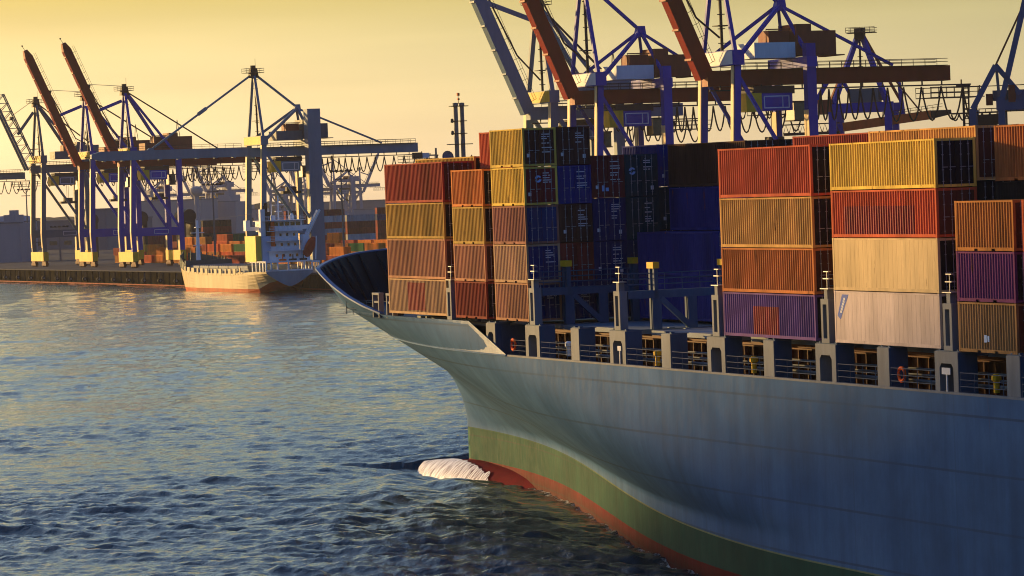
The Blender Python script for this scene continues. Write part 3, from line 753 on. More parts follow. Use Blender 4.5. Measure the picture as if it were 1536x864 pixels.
L.new(ad.outputs[0], bp.inputs['Height']); L.new(bp.outputs[0], b_.inputs['Normal'])
at = N.new('ShaderNodeAttribute'); at.attribute_name = 'foam'
n3 = N.new('ShaderNodeTexNoise'); n3.inputs['Scale'].default_value = 2.6; n3.inputs['Detail'].default_value = 6; n3.inputs['Roughness'].default_value = .7; L.new(tc.outputs['Object'], n3.inputs['Vector'])
fm1 = N.new('ShaderNodeMath'); fm1.operation = 'MULTIPLY_ADD'; fm1.inputs[1].default_value = 1.0; fm1.inputs[2].default_value = -.5; L.new(n3.outputs['Fac'], fm1.inputs[0])
fm2 = N.new('ShaderNodeMath'); fm2.operation = 'MULTIPLY_ADD'; fm2.inputs[1].default_value = .85; L.new(at.outputs['Fac'], fm2.inputs[0]); L.new(fm1.outputs[0], fm2.inputs[2])
fr = N.new('ShaderNodeMapRange'); fr.inputs[1].default_value = .42; fr.inputs[2].default_value = .62; L.new(fm2.outputs[0], fr.inputs[0])
mx = N.new('ShaderNodeMix'); mx.data_type = 'RGBA'; mx.inputs['A'].default_value = (0.010, 0.026, 0.036, 1); mx.inputs['B'].default_value = (.75, .74, .72, 1)
L.new(fr.outputs[0], mx.inputs['Factor']); L.new(mx.outputs['Result'], b_.inputs['Base Color'])
rm = N.new('ShaderNodeMapRange'); rm.inputs[3].default_value = .05; rm.inputs[4].default_value = .7; L.new(fr.outputs[0], rm.inputs[0]); L.new(rm.outputs[0], b_.inputs['Roughness'])
a_ = me.attributes.new('foam', 'FLOAT', 'POINT'); a_.data.foreach_set('value', np.concatenate([fo_.ravel(), np.zeros(4)]).astype(np.float32))
me.materials.append(m); M['water'] = m
tag(put('water', me), kind='structure')
# white water washing over the bulb
def foam_patch():
    rng = np.random.RandomState(5); vs = []; fs = []
    xs = np.linspace(-50.1, -21.5, 60); na = 26
    for i, x in enumerate(xs):
        t = (x+50.3)/36.3; r = 3.9*math.sqrt(max(0, 1-(1-min(1, t*2.6))**2)); top = -15.5-1.0*max(0, 1-t*2.5)**1.6-.9*max(0, (t-.38))
        wid = r*.86*(1-.15*t)+.14; ht = r+.14; zc = top-r
        u = i/59; a1 = -2.1
        a0 = -.12 - max(0, u-.28)*.95 - max(0, u-.70)*4.0 - (.03+.26*max(0, u-.3))*rng.rand()
        for k in range(na):
            a = a0+(a1-a0)*k/(na-1); q = .025*rng.rand()*(1 if 0 < k < na-1 else 0)
            vs.append((x, YC+(wid+q)*math.sin(a), zc+(ht+q)*math.cos(a)))
    for i in range(59):
        for k in range(na-1): fs.append((i*na+k, i*na+k+1, (i+1)*na+k+1, (i+1)*na+k))
    me = bpy.data.meshes.new('foam'); me.from_pydata(vs, [], fs); me.polygons.foreach_set('use_smooth', [True]*len(fs)); me.update(); return me
fm, nt_, b_ = nodes('white_foam'); N = nt_.nodes; L = nt_.links
b_.inputs['Roughness'].default_value = .35; b_.inputs['Specular IOR Level'].default_value = .5
tc = N.new('ShaderNodeTexCoord'); mp = N.new('ShaderNodeMapping'); mp.inputs['Scale'].default_value = (6.5, .55, .55); L.new(tc.outputs['Object'], mp.inputs[0])
n1 = N.new('ShaderNodeTexNoise'); n1.inputs['Scale'].default_value = 1.2; n1.inputs['Detail'].default_value = 6; n1.inputs['Roughness'].default_value = .65; L.new(mp.outputs[0], n1.inputs['Vector'])
r1 = N.new('ShaderNodeValToRGB'); r1.color_ramp.elements[0].position = .34; r1.color_ramp.elements[0].color = (.40, .22, .21, 1); r1.color_ramp.elements[1].position = .56; r1.color_ramp.elements[1].color = (.86, .82, .80, 1)
L.new(n1.outputs['Fac'], r1.inputs[0]); L.new(r1.outputs[0], b_.inputs['Base Color'])
bp = N.new('ShaderNodeBump'); bp.inputs['Strength'].default_value = .5; bp.inputs['Distance'].default_value = .04; L.new(n1.outputs['Fac'], bp.inputs['Height']); L.new(bp.outputs[0], b_.inputs['Normal'])
ra = N.new('ShaderNodeMapRange'); ra.inputs[1].default_value = .38; ra.inputs[2].default_value = .50; ra.inputs[3].default_value = .15; L.new(n1.outputs['Fac'], ra.inputs[0]); L.new(ra.outputs[0], b_.inputs['Alpha'])
M['foam'] = fm
fo = foam_patch(); fo.materials.append(fm)
tag(put('foam', fo, mw=Mship), kind='stuff')
# ------------------------------------------------------------------ land, quay
def qxy(s, t): p = QO+QS*s+QT*t; return (p.x, p.y)
QZ = 4.5
apron = paint('apron_asphalt', (.075, .075, .08), .85, 0, .3, .05, 0, spec=.02)
def sheet(name, pts, z, mat):
    mb = MB(); mb.add([(*qxy(s, t), z) for s, t in pts], [tuple(range(len(pts)))][::1]); return tag(mb.build(name, mat), kind='structure')
o = sheet('ground', [(900, .6), (900, 4000), (-9000, 4000), (-9000, .6)], QZ-.004, apron)
o = sheet('quay_apron', [(900, .5), (900, 40), (-2600, 40), (-2600, .5)], QZ, M['concrete'])
mb = MB(); pr = []
for s in np.arange(-2600, 900, 6.0):
    for ds, dt in ((0, 0), (4.6, 0), (4.6, .35), (6, .35)): pr.append((*qxy(s+ds, .5+dt),))
n = len(pr)
mb.add([(x, y, z) for z in (-3, QZ-.25) for x, y in pr], [(i, i+n, i+1+n, i+1) for i in range(n-1)])
wm = paint('quay_sheet_piling', (.024, .021, .012), .9, 0, .45, .35, .3, spec=.0)
quay = mb.build('quay_wall', wm); tag(quay, 'rusty brown steel quay wall along the far side of the river', 'quay wall')
mb = MB(); a = qxy(-2600, .25); b = qxy(900, .25); mb.beam((*a, QZ-.12), (*b, QZ-.12), .8, .3)
mb.build('capping_beam', M['concrete'], quay)
mb = MB(); a = qxy(-2600, .1); b = qxy(900, .1); mb.beam((*a, .35), (*b, .35), .3, .35); mb.build('waling', paint('waling_red', (.25, .05, .03), .7, 0, .3, .3, .3), quay)
for i, s in enumerate(np.arange(-430, -92, 15.5)):
    mb = MB(); mb.lathe([(0, -.5), (.7, -.5), (.7, .5), (0, .5)], 14)
    mw = Mq(s, -.35, 1.7) @ Matrix.Rotation(PI/2, 4, 'X')
    f = mb.build('fender', M['rubber'], mw=mw); tag(f, 'black cylindrical rubber fender hanging on the rusty quay wall', 'fender', 'fenders along the quay wall')
    mb = MB(); mb.tube([(0, 0, .5), (0, 2.2, .9)], .05, 4); mb.lathe([(0, .52), (.3, .52), (.3, .6), (0, .6)], 10); mb.build('fender_chain', M['galv'], f)

# ------------------------------------------------------------------ ship-to-shore cranes
def catenary(mb, p, q, sag, r, n=8):
    p = Vector(p); q = Vector(q)
    mb.tube([p.lerp(q, i/n)-Vector((0, 0, sag*4*(i/n)*(1-i/n)))for i in range(n+1)], r, 4, cap=False)
def crane(mw, label, S=1.0, leg='cblue', gird='cred', boom_mat=None, boom='raised', ang=66.5, boom_len=42, rear=46, tower=False, peak=False,
          lattice=False, house='house', sunlit_face='sunlit_face', cap='yellow', W=6.5, G=16.0, sag=3.2, loops=12, fest=True, thin=1.0, sill='yellow', tw=1.9, base='white'):
    boom_mat = boom_mat or gird
    t = thing('container_crane', mw @ Matrix.Scale(S, 4), label, 'crane', 'container cranes along the quay')
    MLEG = M[leg]; LW = 1.7*thin
    # waterside legs, kinked at the portal; landside legs
    for y in (-W, W):
        mb = MB(); mb.beam((0, y, 2.0), (-.2, y, 11.5), 1.5*thin, LW); mb.beam((-.2, y, 11.5), (.9, y, 36.2), 1.5*thin, LW)
        o = mb.build('leg', MLEG, t)
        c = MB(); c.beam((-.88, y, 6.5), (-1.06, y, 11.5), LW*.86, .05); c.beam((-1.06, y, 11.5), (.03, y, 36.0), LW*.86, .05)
        c.build('leg_sunlit_face', M[sunlit_face], o)  # sunlit side of the leg, painted as a cream face
        mb = MB()
        if tower and y < 0: mb.box(G-tw, G+tw, y-tw*.8, y+tw*.8, 2.0, tower)
        else: mb.beam((G, y, 2.0), (G, y, 35.5), 1.5*thin, 1.9*thin)
        o = mb.build('leg', MLEG, t)
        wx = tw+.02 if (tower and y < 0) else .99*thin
        c = MB(); c.box(G-wx-.03, G-wx+.01, y-.85, y+.85, 3.2, 9.8 if not tower else 28); c.build('leg_sunlit_face', M[sunlit_face], o)
        mb = MB(); mb.beam((0, y, 11.3), (G, y, 11.3), 1.3, 2.6); pb = mb.build('portal_beam', MLEG, t)
        if y < 0:
            c = MB(); yy = y-.68; x0, x1, z0, z1 = G*.42, G*.72, 10.6, 12.0
            for (a, b, c0, c1) in ((x0, x1, z0, z0+.12), (x0, x1, z1-.12, z1), (x0, x0+.12, z0, z1), (x1-.12, x1, z0, z1)): c.box(a, b, yy-.02, yy+.03, c0, c1)
            c.build('sign_border', M['white'], pb)
        mb = MB(); mb.beam((.9, y, 34.5), (G-.6, y, 12.6), .7*thin, .9*thin); mb.build('diagonal_brace', MLEG, t)
        mb = MB()
        for bx in (0, G):
            for k in range(4): mb.box(bx-.55, bx+.55, y-2.5+k*1.3, y-1.4+k*1.3, .35, 1.15); mb.lathe([(0, -.5), (.42, -.5), (.42, .5), (0, .5)], 8, (bx, y-1.95+k*1.3, .42))
            mb.box(bx-.5, bx+.5, y-2.0, y+2.0, 1.15, 2.0)
        mb.build('bogie', M['bogie'], t)
    for bx in (0, G):
        mb = MB(); mb.box(bx-.95, bx+.95, -W-1.2, W+1.2, 1.9, 5.1); mb.build('sill_beam', M[sill], t)
    mb = MB(); mb.beam((G, -W, 11.3), (G, W, 11.3), 1.2, 2.2); mb.build('portal_cross_beam', MLEG, t)
    mb = MB(); mb.box(-.3, 1.9, -W-1, W+1, 36.0, 38.6); cb = mb.build('mast_sill', MLEG, t)
    c = MB(); c.box(-.36, -.301, -W-.8, W+.8, 36.15, 38.45); c.build('front_plate', M[cap], cb)
    mb = MB(); mb.box(G-1, G+1, -W-1, W+1, 35.4, 37.2); mb.build('rear_cross_beam', MLEG, t)
    # bridge girder
    gx1 = rear
    mb = MB(); mb.box(-2.2, gx1, -1.2, 1.2, 32.6, 35.3); g = mb.build('girder', M[gird], t)
    mb = MB()
    for y in (-2.1, 2.1):
        for h in (.55, 1.1): mb.tube([(2, y, 35.4+h), (gx1-1, y, 35.4+h)], .055, 4)
        for x in np.arange(2, gx1-.9, 2.4): mb.tube([(x, y, 35.3), (x, y, 36.5)], .055, 4)
    mb.box(2, gx1-1, -2.2, 2.2, 35.30, 35.36); mb.build('girder_walkway', M['dark'], g)
    mb = MB(); mb.box(-2, gx1+4, -1.5, -1.3, 31.7, 31.95)
    for x in np.arange(0, gx1+4, 4): mb.box(x, x+.15, -1.5, -1.2, 31.9, 32.7)
    mb.build('festoon_rail', M['dark'], g)
    # open service platform at the rear end
    mb = MB(); a, b = gx1-5, gx1+6
    for z in (29.6, 30.5, 31.4):
        for y in (-2.6, 2.6): mb.tube([(a, y, z), (b, y, z)], .07, 4)
    for x in np.arange(a, b+.1, 1.6):
        for y in (-2.6, 2.6): mb.tube([(x, y, 29.6), (x, y, 31.5)], .06, 4)
    mb.box(a, b, -2.7, 2.7, 29.5, 29.62); mb.build('rear_platform', M['dark'], g)
    if fest:
        mb = MB(); x = G+3.0; k = 0
        while x < gx1+3:
            wd = (1.6+2.4*(k/max(1, loops))**1.5) if x < gx1 else 3.5
            catenary(mb, (x, -1.4, 31.6), (x+wd, -1.4, 31.6), sag*(1.35 if wd < 3 else 1.5), .17, 10); x += wd; k += 1
        mb.build('festoon_cable', M['cable'], g)
        mb = MB(); x = 3.0
        for k in range(4): catenary(mb, (x, -1.4, 31.6), (x+2.4, -1.4, 31.6), sag*1.2, .14, 8); x += 2.6
        mb.build('festoon_cable', M['cable'], g)
    # trolley and cab
    mb = MB(); mb.box(6, 14, -2.4, 2.4, 31.0, 32.4); mb.box(7, 13, -2.2, 2.2, 30.2, 31.0); mb.build('trolley', M['dark'], t)
    mb = MB(); mb.box(4.2, 7.2, -3.0, .5, 28.0, 31.2); cab = mb.build('cab_end', M['yellow'], t)
    mb = MB(); mb.box(7.25, 13.2, -3.0, .5, 28.1, 31.1); cab2 = mb.build('electrical_room', M[leg], t)
    c = MB(); yy = -3.03
    for (a, b, c0, c1) in ((7.6, 12.6, 28.5, 28.68), (7.6, 12.6, 30.5, 30.68), (7.6, 7.8, 28.5, 30.68), (12.4, 12.6, 28.5, 30.68), (11.2, 11.35, 28.5, 30.68)): c.box(a, b, yy, yy+.05, c0, c1)
    c.build('sign_border', M['white'], cab2)
    mb = MB(); mb.box(14.2, 16.4, -1.6, 1.4, 26.4, 29.4); c2 = mb.build('operator_cab', M['glass'], t)
    mb = MB(); mb.box(14.0, 16.6, -1.8, 1.6, 29.4, 29.7); mb.box(14.0, 16.6, -1.8, 1.6, 26.2, 26.42); mb.build('cab_floor', M['dark'], c2)
    mb = MB()
    for y in (-1, 1): mb.tube([(11, y, 31), (11, y, 22.5)], .06, 4)
    mb.box(8.2, 13.8, -1.1, 1.1, 21.6, 22.4); mb.box(9.5, 12.5, -.8, .8, 22.4, 23.6); mb.build('spreader', M['dark'], t)
    # machinery house
    mb = MB(); mb.box(6, 14, -3.2, 3.2, 37.2, 39.9); base = mb.build('machinery_base', M[base] if house == 'house' else M[house], t)
    mb = MB(); mb.box(14.2, 17.2, -3.3, 3.3, 37.5, 43.0); mb.box(17.2, 22.0, -3.3, 3.3, 37.6, 41.8); mb.box(22, 23.5, -3.6, 3.6, 37.4, 37.6)
    h = mb.build('machinery_house', M[house], t)
    mb = MB(); mb.tube([(9, -2, 39.9), (9, -2, 42.2), (13.8, -2, 42.2)], .12, 5); mb.box(9.5, 13.5, -2, 2, 39.9, 42.0); mb.build('hoist_drum', M['house'], base)
    # mast
    apex = Vector((.8, 0, 57.0))
    for y in (-W+.3, W-.3):
        mb = MB(); mb.beam((.8, y, 38.4), (.8, y*.12, 56.2), .85*thin, 1.0*thin); o = mb.build('mast_leg', MLEG, t)
    mb = MB(); mb.tube([(1.4, 0, 38.4), (1.2, 0, 56)], .28, 6)
    for z in np.arange(40, 56, 2.5): mb.lathe([(.7, z), (.7, z+.12)], 8, (1.4, 0, 0))
    mb.box(.2, 2.6, -1.2, 1.2, 43.0, 43.15); mb.build('mast_ladder', M['dark'], t)
    mb = MB(); mb.frustum((-.5, 2.1, -1.2, 1.2, 55.6), (-.2, 1.8, -.7, .7, 58.4)); mb.lathe([(0, 58.2), (.8, 58.2), (.8, 59.2), (0, 59.2)], 10, (.8, 0, 0)); mb.build('mast_head', M['dark'], t)
    mb = MB(); mb.box(-2.0, 3.4, -2, 2, 57.0, 57.12)
    for z in (57.7, 58.3):
        for y in (-2, 2): mb.tube([(-2, y, z), (3.4, y, z)], .05, 4)
        for x in (-2, 3.4): mb.tube([(x, -2, z), (x, 2, z)], .05, 4)
    for x in (-2, .7, 3.4):
        for y in (-2, 2): mb.tube([(x, y, 57), (x, y, 58.4)], .05, 4)
    mb.tube([(1.5, 0, 59), (1.5, 0, 61.2)], .05, 4); mb.build('mast_platform', M['dark'], t)
    # stays
    if peak:
        pk = Vector((G-2.2, 0, 46.5))
        for y in (-W, W):
            mb = MB(); mb.beam((1.2, y, 37.2), (pk.x-.3, y*.08, pk.z-.2), .8*thin, .95*thin); mb.build('strut', MLEG, t)
            mb = MB(); mb.beam((pk.x, y*.06, pk.z), (G+.8, y*.75, 37.2), .75*thin, .85*thin); mb.build('strut', MLEG, t)
        mb = MB(); mb.frustum((pk.x-1.1, pk.x+1.1, -.8, .8, pk.z-1.0), (pk.x-.5, pk.x+.9, -.6, .6, pk.z+1.1)); mb.build('peak_joint', MLEG, t)
        mb = MB(); mb.beam(apex, pk+Vector((0, 0, .3)), .55, .6); mb.build('backstay', MLEG, t)
        mb = MB(); mb.beam(pk, (gx1-11, 0, 35.6), .45, .5); mb.build('backstay', MLEG, t)
    else:
        for y in (-1, 1):
            mb = MB(); mb.beam(apex+Vector((.6, y*.5, -.6)), (G-.8, y*W*.8, 36.8), .75, .85); mb.build('strut', MLEG, t)
        mb = MB(); mb.beam(apex+Vector((.6, 0, -.2)), (gx1-11, 0, 35.5), .35, .38); mb.build('backstay', M['dark'], t)
        mb = MB(); mb.beam((17, -.6, 36), (18.2, 0, 47.2), .16); mb.beam((20, .6, 36), (18.2, 0, 47.2), .16); mb.build('stay_prop', M['dark'], t)
    # boom
    hinge = Vector((-2.2, 0, 34.2))
    dv = Vector((-math.cos(R(ang)), 0, math.sin(R(ang)))) if boom == 'raised' else Vector((-1, 0, 0))
    nv = Vector((dv.z, 0, -dv.x)) if boom == 'raised' else Vector((0, 0, 1))          # top side of the boom
    if lattice:
        mb = MB(); A = hinge-nv*1.3; B = hinge+nv*2.6
        for y in (-1.6, 1.6):
            yv = Vector((0, y, 0))
            mb.beam(A+yv, A+dv*boom_len+yv, .7, .8); mb.beam(B+yv*.6+dv*2, B+dv*(boom_len-2.5)+yv*.6, .35)
            n = int(boom_len/3.2)
            for i in range(n):
                p = A+dv*(i*3.2)+yv; q = B+dv*(i*3.2+1.6)+yv*.6
                mb.beam(p, q, .2); mb.beam(q, A+dv*((i+1)*3.2)+yv, .2); mb.beam(q, q-2*yv*.6, .14) if y > 0 else None
        bo = mb.build('boom', M[boom_mat], t)
    else:
        mb = MB()
        c0 = hinge; L1 = boom_len*.94
        mb.beam(c0, c0+dv*L1, 2.3, 2.7); mb.beam(c0+dv*L1, c0+dv*boom_len, 2.3, 2.7, w2=1.6, h2=1.2)
        for x in np.arange(4, boom_len-2, 5.6): mb.beam(c0-nv*1.38+dv*x+Vector((0, -1.25, 0)), c0-nv*1.38+dv*x+Vector((0, 1.25, 0)), .5, .35)
        bo = mb.build('boom', M[boom_mat], t)
        mb = MB()
        for h in (.6, 1.15):
            for y in (-1.3,): mb.tube([c0+nv*(1.35+h)+dv*2+Vector((0, y, 0)), c0+nv*(1.35+h)+dv*(boom_len-2)+Vector((0, y, 0))], .045, 4)
        for x in np.arange(2, boom_len-1.9, 2.4): mb.tube([c0+nv*1.3+dv*x+Vector((0, -1.3, 0)), c0+nv*2.5+dv*x+Vector((0, -1.3, 0))], .045, 4)
        mb.build('boom_railing', M['dark'], bo)
        mb = MB(); e = c0+dv*boom_len; mb.tube([e, e+dv*1.6-nv*.3], .07, 4); q = e+dv*1.6-nv*.3; mb.box(q.x-.25, q.x+.25, -.2, .2, q.z-.1, q.z+.3); mb.build('tip_light', M['dark'], bo)
    if boom == 'raised':
        k = hinge+dv*(boom_len*.42)+nv*1.2
        mb = MB(); mb.beam(apex-Vector((1.0, 0, 3.2)), k, .4, 1.0); mb.build('boom_latch', MLEG, t)
        a = hinge+dv*(boom_len*.62)+nv*1.5; mb = MB(); bq = hinge+dv*(boom_len*.20)+nv*3.0
        mb.beam(a, bq, .22, .3); mb.beam(bq, Vector((1.0, 0, 41.0)), .2, .3); mb.box(a.x-.5, a.x+.5, -.6, .6, a.z-.5, a.z+.5); mb.build('folded_forestay', M['dark'], t)
        mb = MB()
        for y in (-.6, .6): mb.tube([apex+Vector((0, y, 1.5)), hinge+dv*(boom_len*.64)+nv*1.4+Vector((0, y, 0))], .05, 3)
        mb.build('hoist_rope', M['steelpole'], t)
    else:
        mb = MB(); a = hinge+dv*(boom_len*.62)+nv*1.4; mb.beam(apex-Vector((.6, 0, .5)), a, .5, .55); q = apex.lerp(a, .5); mb.beam(q-(a-apex)*.04, q+(a-apex)*.04, .6, 1.0); mb.build('forestay', MLEG, t)
        mb = MB(); mb.frustum((a.x-1.2, a.x+1.2, -.6, .6, hinge.z+1.3), (a.x-.4, a.x+.5, -.4, .4, a.z+.6)); mb.build('stay_bracket', MLEG, t)
    return t
# ------------------------------------------------------------------ cranes in place
crane(Mq(-327, 18), 'slate grey crane with raised lattice boom at the left edge', leg='cslate', gird='cslate', lattice=True, thin=.85, ang=66.5, boom_len=30, rear=40, house='cslate', loops=9)
crane(Mq(-268.5, 18), 'left one of the two blue cranes with red booms left of the small ship', base='house', thin=.88)
crane(Mq(-224, 18), 'right one of the two blue cranes with red booms left of the small ship', base='house', thin=.88)
crane(Mq(-99, 18), 'grey crane with its boom lowered level above the small moored ship', leg='cgrey', gird='cgrey', boom='flat', boom_len=47, rear=51, tower=46, tw=2.0, thin=.78, peak=True, house='cslate', sill='concrete', loops=14)
crane(Mq(-526, 18), 'dark crane whose rear girder with hanging loops enters at the left edge', leg='cslate', gird='cslate', ang=66, rear=52, house='cslate', loops=14)
crane(Mq(105, 18), 'grey crane with raised grey boom behind the dark five-high stack', S=1.12, leg='cgrey', gird='cgrey', boom_len=60, rear=34, house='cgrey', cap='yellow', loops=8)
crane(Mq(131, 18), 'blue crane with raised red boom behind the stacks with dark door ends', S=1.2, boom_len=50, tower=39.5, tw=.9, thin=.68, peak=True, cap='white', rear=42, W=6.3, G=15.0, sag=3.6, loops=9)
crane(Mq(200, 18), 'largest blue crane, its raised red boom above the orange red container', S=1.24, boom_len=50, tower=39.5, tw=.9, thin=.68, peak=True, cap='white', rear=46, W=6.3, G=15.0, sag=4.0, loops=9)
def far_blue_crane():
    """blue crane seen along its boom, with a low red boom to the right"""
    t = thing('container_crane', Matrix.Translation((89.0, 900, 4.5)) @ Matrix.Rotation(R(-12), 4, 'Z'), 'distant blue crane with an A-shaped mast and lowered red boom near the right', 'crane', 'container cranes along the quay')
    for x in (-7.5, 6.5):
        for y in (0, 16):
            mb = MB(); mb.beam((x, y, 0), (x, y, 36.5), 2.2, 1.8); mb.build('leg', M['cblue'], t)
    for y in (0, 16):
        mb = MB(); mb.beam((-8.8, y, 37.4), (7.8, y, 37.4), 1.8, 2.2); mb.build('portal_beam', M['cblue'], t)
    for sx in (-1, 1):
        mb = MB(); mb.beam((sx*6.6-.4, 0, 38.5), (sx*.6-.4, 4, 55.2), 1.0, 1.2); mb.build('mast_leg', M['cblue'], t)
        mb = MB(); mb.beam((sx*9.5-1, 16, 38), (sx*.8-.4, 5, 55.4), .5, .6); mb.build('strut', M['house'], t)
    mb = MB(); mb.beam((-13.5, 2, 36.4), (-7.6, 2, 46), 1.1); mb.build('strut', M['cblue'], t)
    mb = MB(); mb.beam((-6.0, 3, 46.5), (-2.2, 3, 38.6), .9); mb.build('strut', M['cblue'], t)
    mb = MB(); mb.tube([(-.4, 3, 38), (-.4, 3, 55)], .3, 6)
    for z in np.arange(40, 54, 2.5): mb.lathe([(.7, z), (.7, z+.15)], 8, (-.4, 3, 0))
    mb.build('mast_ladder', M['dark'], t)
    mb = MB(); mb.box(-1.6, .8, 2, 6, 54.4, 57.2); mb.box(-3.6, 3.6, 1, 7, 56.0, 56.15)
    for z in (56.7, 57.3):
        for y in (1, 7): mb.tube([(-3.6, y, z), (3.6, y, z)], .07, 4)
    for x in np.arange(-3.6, 3.7, 1.2): mb.tube([(x, 1, 56.1), (x, 1, 57.4)], .06, 4)
    mb.build('mast_head', M['dark'], t)
    mb = MB(); mb.box(-3, 4.2, -1, 7, 38.6, 42.0); mb.box(4.2, 5.2, 1, 6, 39, 41.8); mb.build('machinery_house', M['cslate'], t)
    mb = MB(); mb.box(-11, -7.4, -1, 5, 36.0, 39.6); mb.build('machinery_house', M['house'], t)
    mb = MB(); mb.beam((-5, 1, 32.6), (17, 1, 34.8), 1.8, 2.2); bm = mb.build('boom', M['orange'], t)
    mb = MB(); mb.beam((17, 1, 34.8), (22, 1, 35.3), 1.7, 2.1, w2=1.0, h2=1.1); mb.build('boom_tip', M['dark'], bm)
    mb = MB()
    for h in (.5, 1.1): mb.tube([(5, -.2, 34.7+h), (20, -.2, 36.3+h)], .06, 4)
    for x in np.arange(5, 20, 1.4): mb.tube([(x, -.2, 34.5+(x-5)*.1), (x, -.2, 35.8+(x-5)*.1)], .06, 4)
    mb.build('boom_railing', M['dark'], bm)
    mb = MB(); mb.beam((14.5, 1, 35.6), (7.5, 4, 44.5), .3); mb.build('forestay', M['house'], t)
    mb = MB(); mb.beam((9.2, 10, 34), (8.2, 10, 46), 1.3, 1.3, w2=.7, h2=.7); mb.build('strut', M['cblue'], t)
    mb = MB(); mb.box(-20, -6, 0, 3, 31.0, 31.7); mb.box(-20, -6, 0, 3, 33.6, 33.85)
    for x in np.arange(-20, -6, 1.4): mb.tube([(x, 0, 31.4), (x+.7, 0, 33.7), (x+1.4, 0, 31.4)], .13, 4)
    mb.build('trolley_platform', M['dark'], t)
    mb = MB(); x = 22.0
    while x < 33: catenary(mb, (x, 1, 34.6), (x+1.9, 1, 34.6), 1.5, .2, 8); x += 1.9
    mb.box(22, 33.5, .5, 1.5, 34.6, 35.0); mb.build('festoon_cable', M['dark'], t)
far_blue_crane()
def teal_crane():
    t = thing('container_crane', Matrix.Translation((87.3, 640, 4.5)) @ Matrix.Rotation(R(-10), 4, 'Z'), 'teal crane cut off by the right edge', 'crane', 'container cranes along the quay')
    for x in (-4.4, .7, 8):
        for y in (0, 10):
            mb = MB(); mb.beam((x, y, 0), (x, y, 31 if x < 0 else 33.0), 1.3, 1.2); mb.build('leg', M['cteal'], t)
    mb = MB(); mb.beam((-4.4, 0, 31), (-.1, 0, 38.6), .95); mb.build('strut', M['cteal'], t)
    mb = MB(); mb.beam((-.1, 0, 38.6), (4, 0, 33.4), .9); mb.build('strut', M['cteal'], t)
    mb = MB(); mb.beam((.7, 0, 32), (6, 0, 52), .9, 1.0); mb.build('mast_leg', M['cteal'], t)
    mb = MB(); mb.beam((-.1, 0, 38.6), (4.6, 0, 48), .32); mb.build('backstay', M['house'], t)
    mb = MB(); mb.beam((0, 0, 38.4), (.4, 0, 32), .5); mb.build('strut', M['cslate'], t)
    mb = MB(); mb.box(-.2, 14, -.7, 10.7, 30.6, 32.4); mb.build('girder', M['cteal'], t)
    mb = MB(); mb.box(-2.0, -.9, 0, 3, 31.6, 33.6); mb.build('stair_tower', M['house'], t)
    mb = MB(); mb.box(-.9, 14, 2, 7, 32.4, 34.2); mb.build('machinery_house', M['cteal'], t)
    mb = MB(); mb.box(2.0, 3.2, -.9, 2.0, 32, 35); mb.build('lift_shaft', M['house'], t)
    mb = MB(); mb.box(-3.6, .0, 1, 5, 28.2, 30.0); mb.box(-3.4, -.3, .6, 5, 27.6, 28.2); mb.build('trolley', M['dark'], t)
    mb = MB()
    for z in (30.4, 31.0, 35.0): mb.tube([(-6.2, 1, z), (6, 1, z)], .08, 4)
    mb.box(-6.2, -5.8, 0, 1, 27, 35.3); mb.box(-5.2, -4.95, 0, 1, 27, 35.1); mb.box(-7.2, -4.7, 0, 1, 35.0, 35.6)
    for z in np.arange(27.5, 35, .9): mb.box(-6.2, -4.95, .4, .6, z, z+.15)
    for x in np.arange(-4.4, 6, 1.1): mb.tube([(x, 1, 30.3), (x, 1, 31)], .06, 4)
    mb.build('railing', M['dark'], t)
teal_crane()

# ------------------------------------------------------------------ the small ship moored at the quay
Fm = Mq(0, -8.2, 0) @ Matrix.Rotation(PI/2, 4, 'Z')
fd = thing('feeder_ship', Fm, 'small grey cargo ship with white superstructure moored at the far quay', 'ship')
fx = np.array([0, 3, 8, 14, 24, 40, 56, 66, 73, 78, 81, 83.5]); deckb = np.array([6.6, 6.9, 7.1, 7.2, 7.25, 7.25, 7.25, 7.0, 6.0, 4.3, 2.4, .5])
wlb = np.array([.4, 2.6, 5.2, 6.6, 7.2, 7.25, 7.2, 6.2, 4.2, 2.4, 1.0, .05]); dz = np.array([5.6, 5.6, 5.6, 5.4, 4.7, 4.7, 4.9, 5.3, 6.4, 7.2, 7.7, 8.0])
bot = np.array([1.6, .8, -.6, -1.5, -1.5, -1.5, -1.5, -1.5, -1.5, -1.5, -1.5, -1.5]); rake = np.array([0]*8+[0, .1, .3, .6])
mb = MB(); nv_ = 9; vs = []; mats = []
for side in (1, -1):
    for i in range(len(fx)):
        for k in range(nv_):
            u = k/(nv_-1); zz = bot[i]+(dz[i]-bot[i])*u; f = u**.8
            if k == 3 and bot[i] < 0: zz = 1.0; f = ((1-bot[i])/(dz[i]-bot[i]))**.8
            yb = wlb[i]+(deckb[i]-wlb[i])*min(1, f*(1.1 if i < 4 else 1.0)); vs.append((fx[i]+rake[i]*(u*6), side*yb, zz))
n1 = len(fx)*nv_; fs = []; ms_ = []
for si in (0, 1):
    for i in range(len(fx)-1):
        for k in range(nv_-1):
            a = si*n1+i*nv_+k; b = a+nv_; fs.append((a, b, b+1, a+1) if si == 1 else (a, a+1, b+1, b)); ms_.append(1 if k < 3 else 0)
for k in range(nv_-1): fs.append((k, n1+k, n1+k+1, k+1)); ms_.append(2)
mb.v = vs; mb.f = fs; mb.m = ms_
mb.build('hull', [M['shipgrey_sunlit'], M['antifoul'], paint('transom_shaded_grey', (.25, .30, .33), .5, 0, .2, .3)], fd)  # sides hold the sunlit tone of the grey, the transom its shaded tone
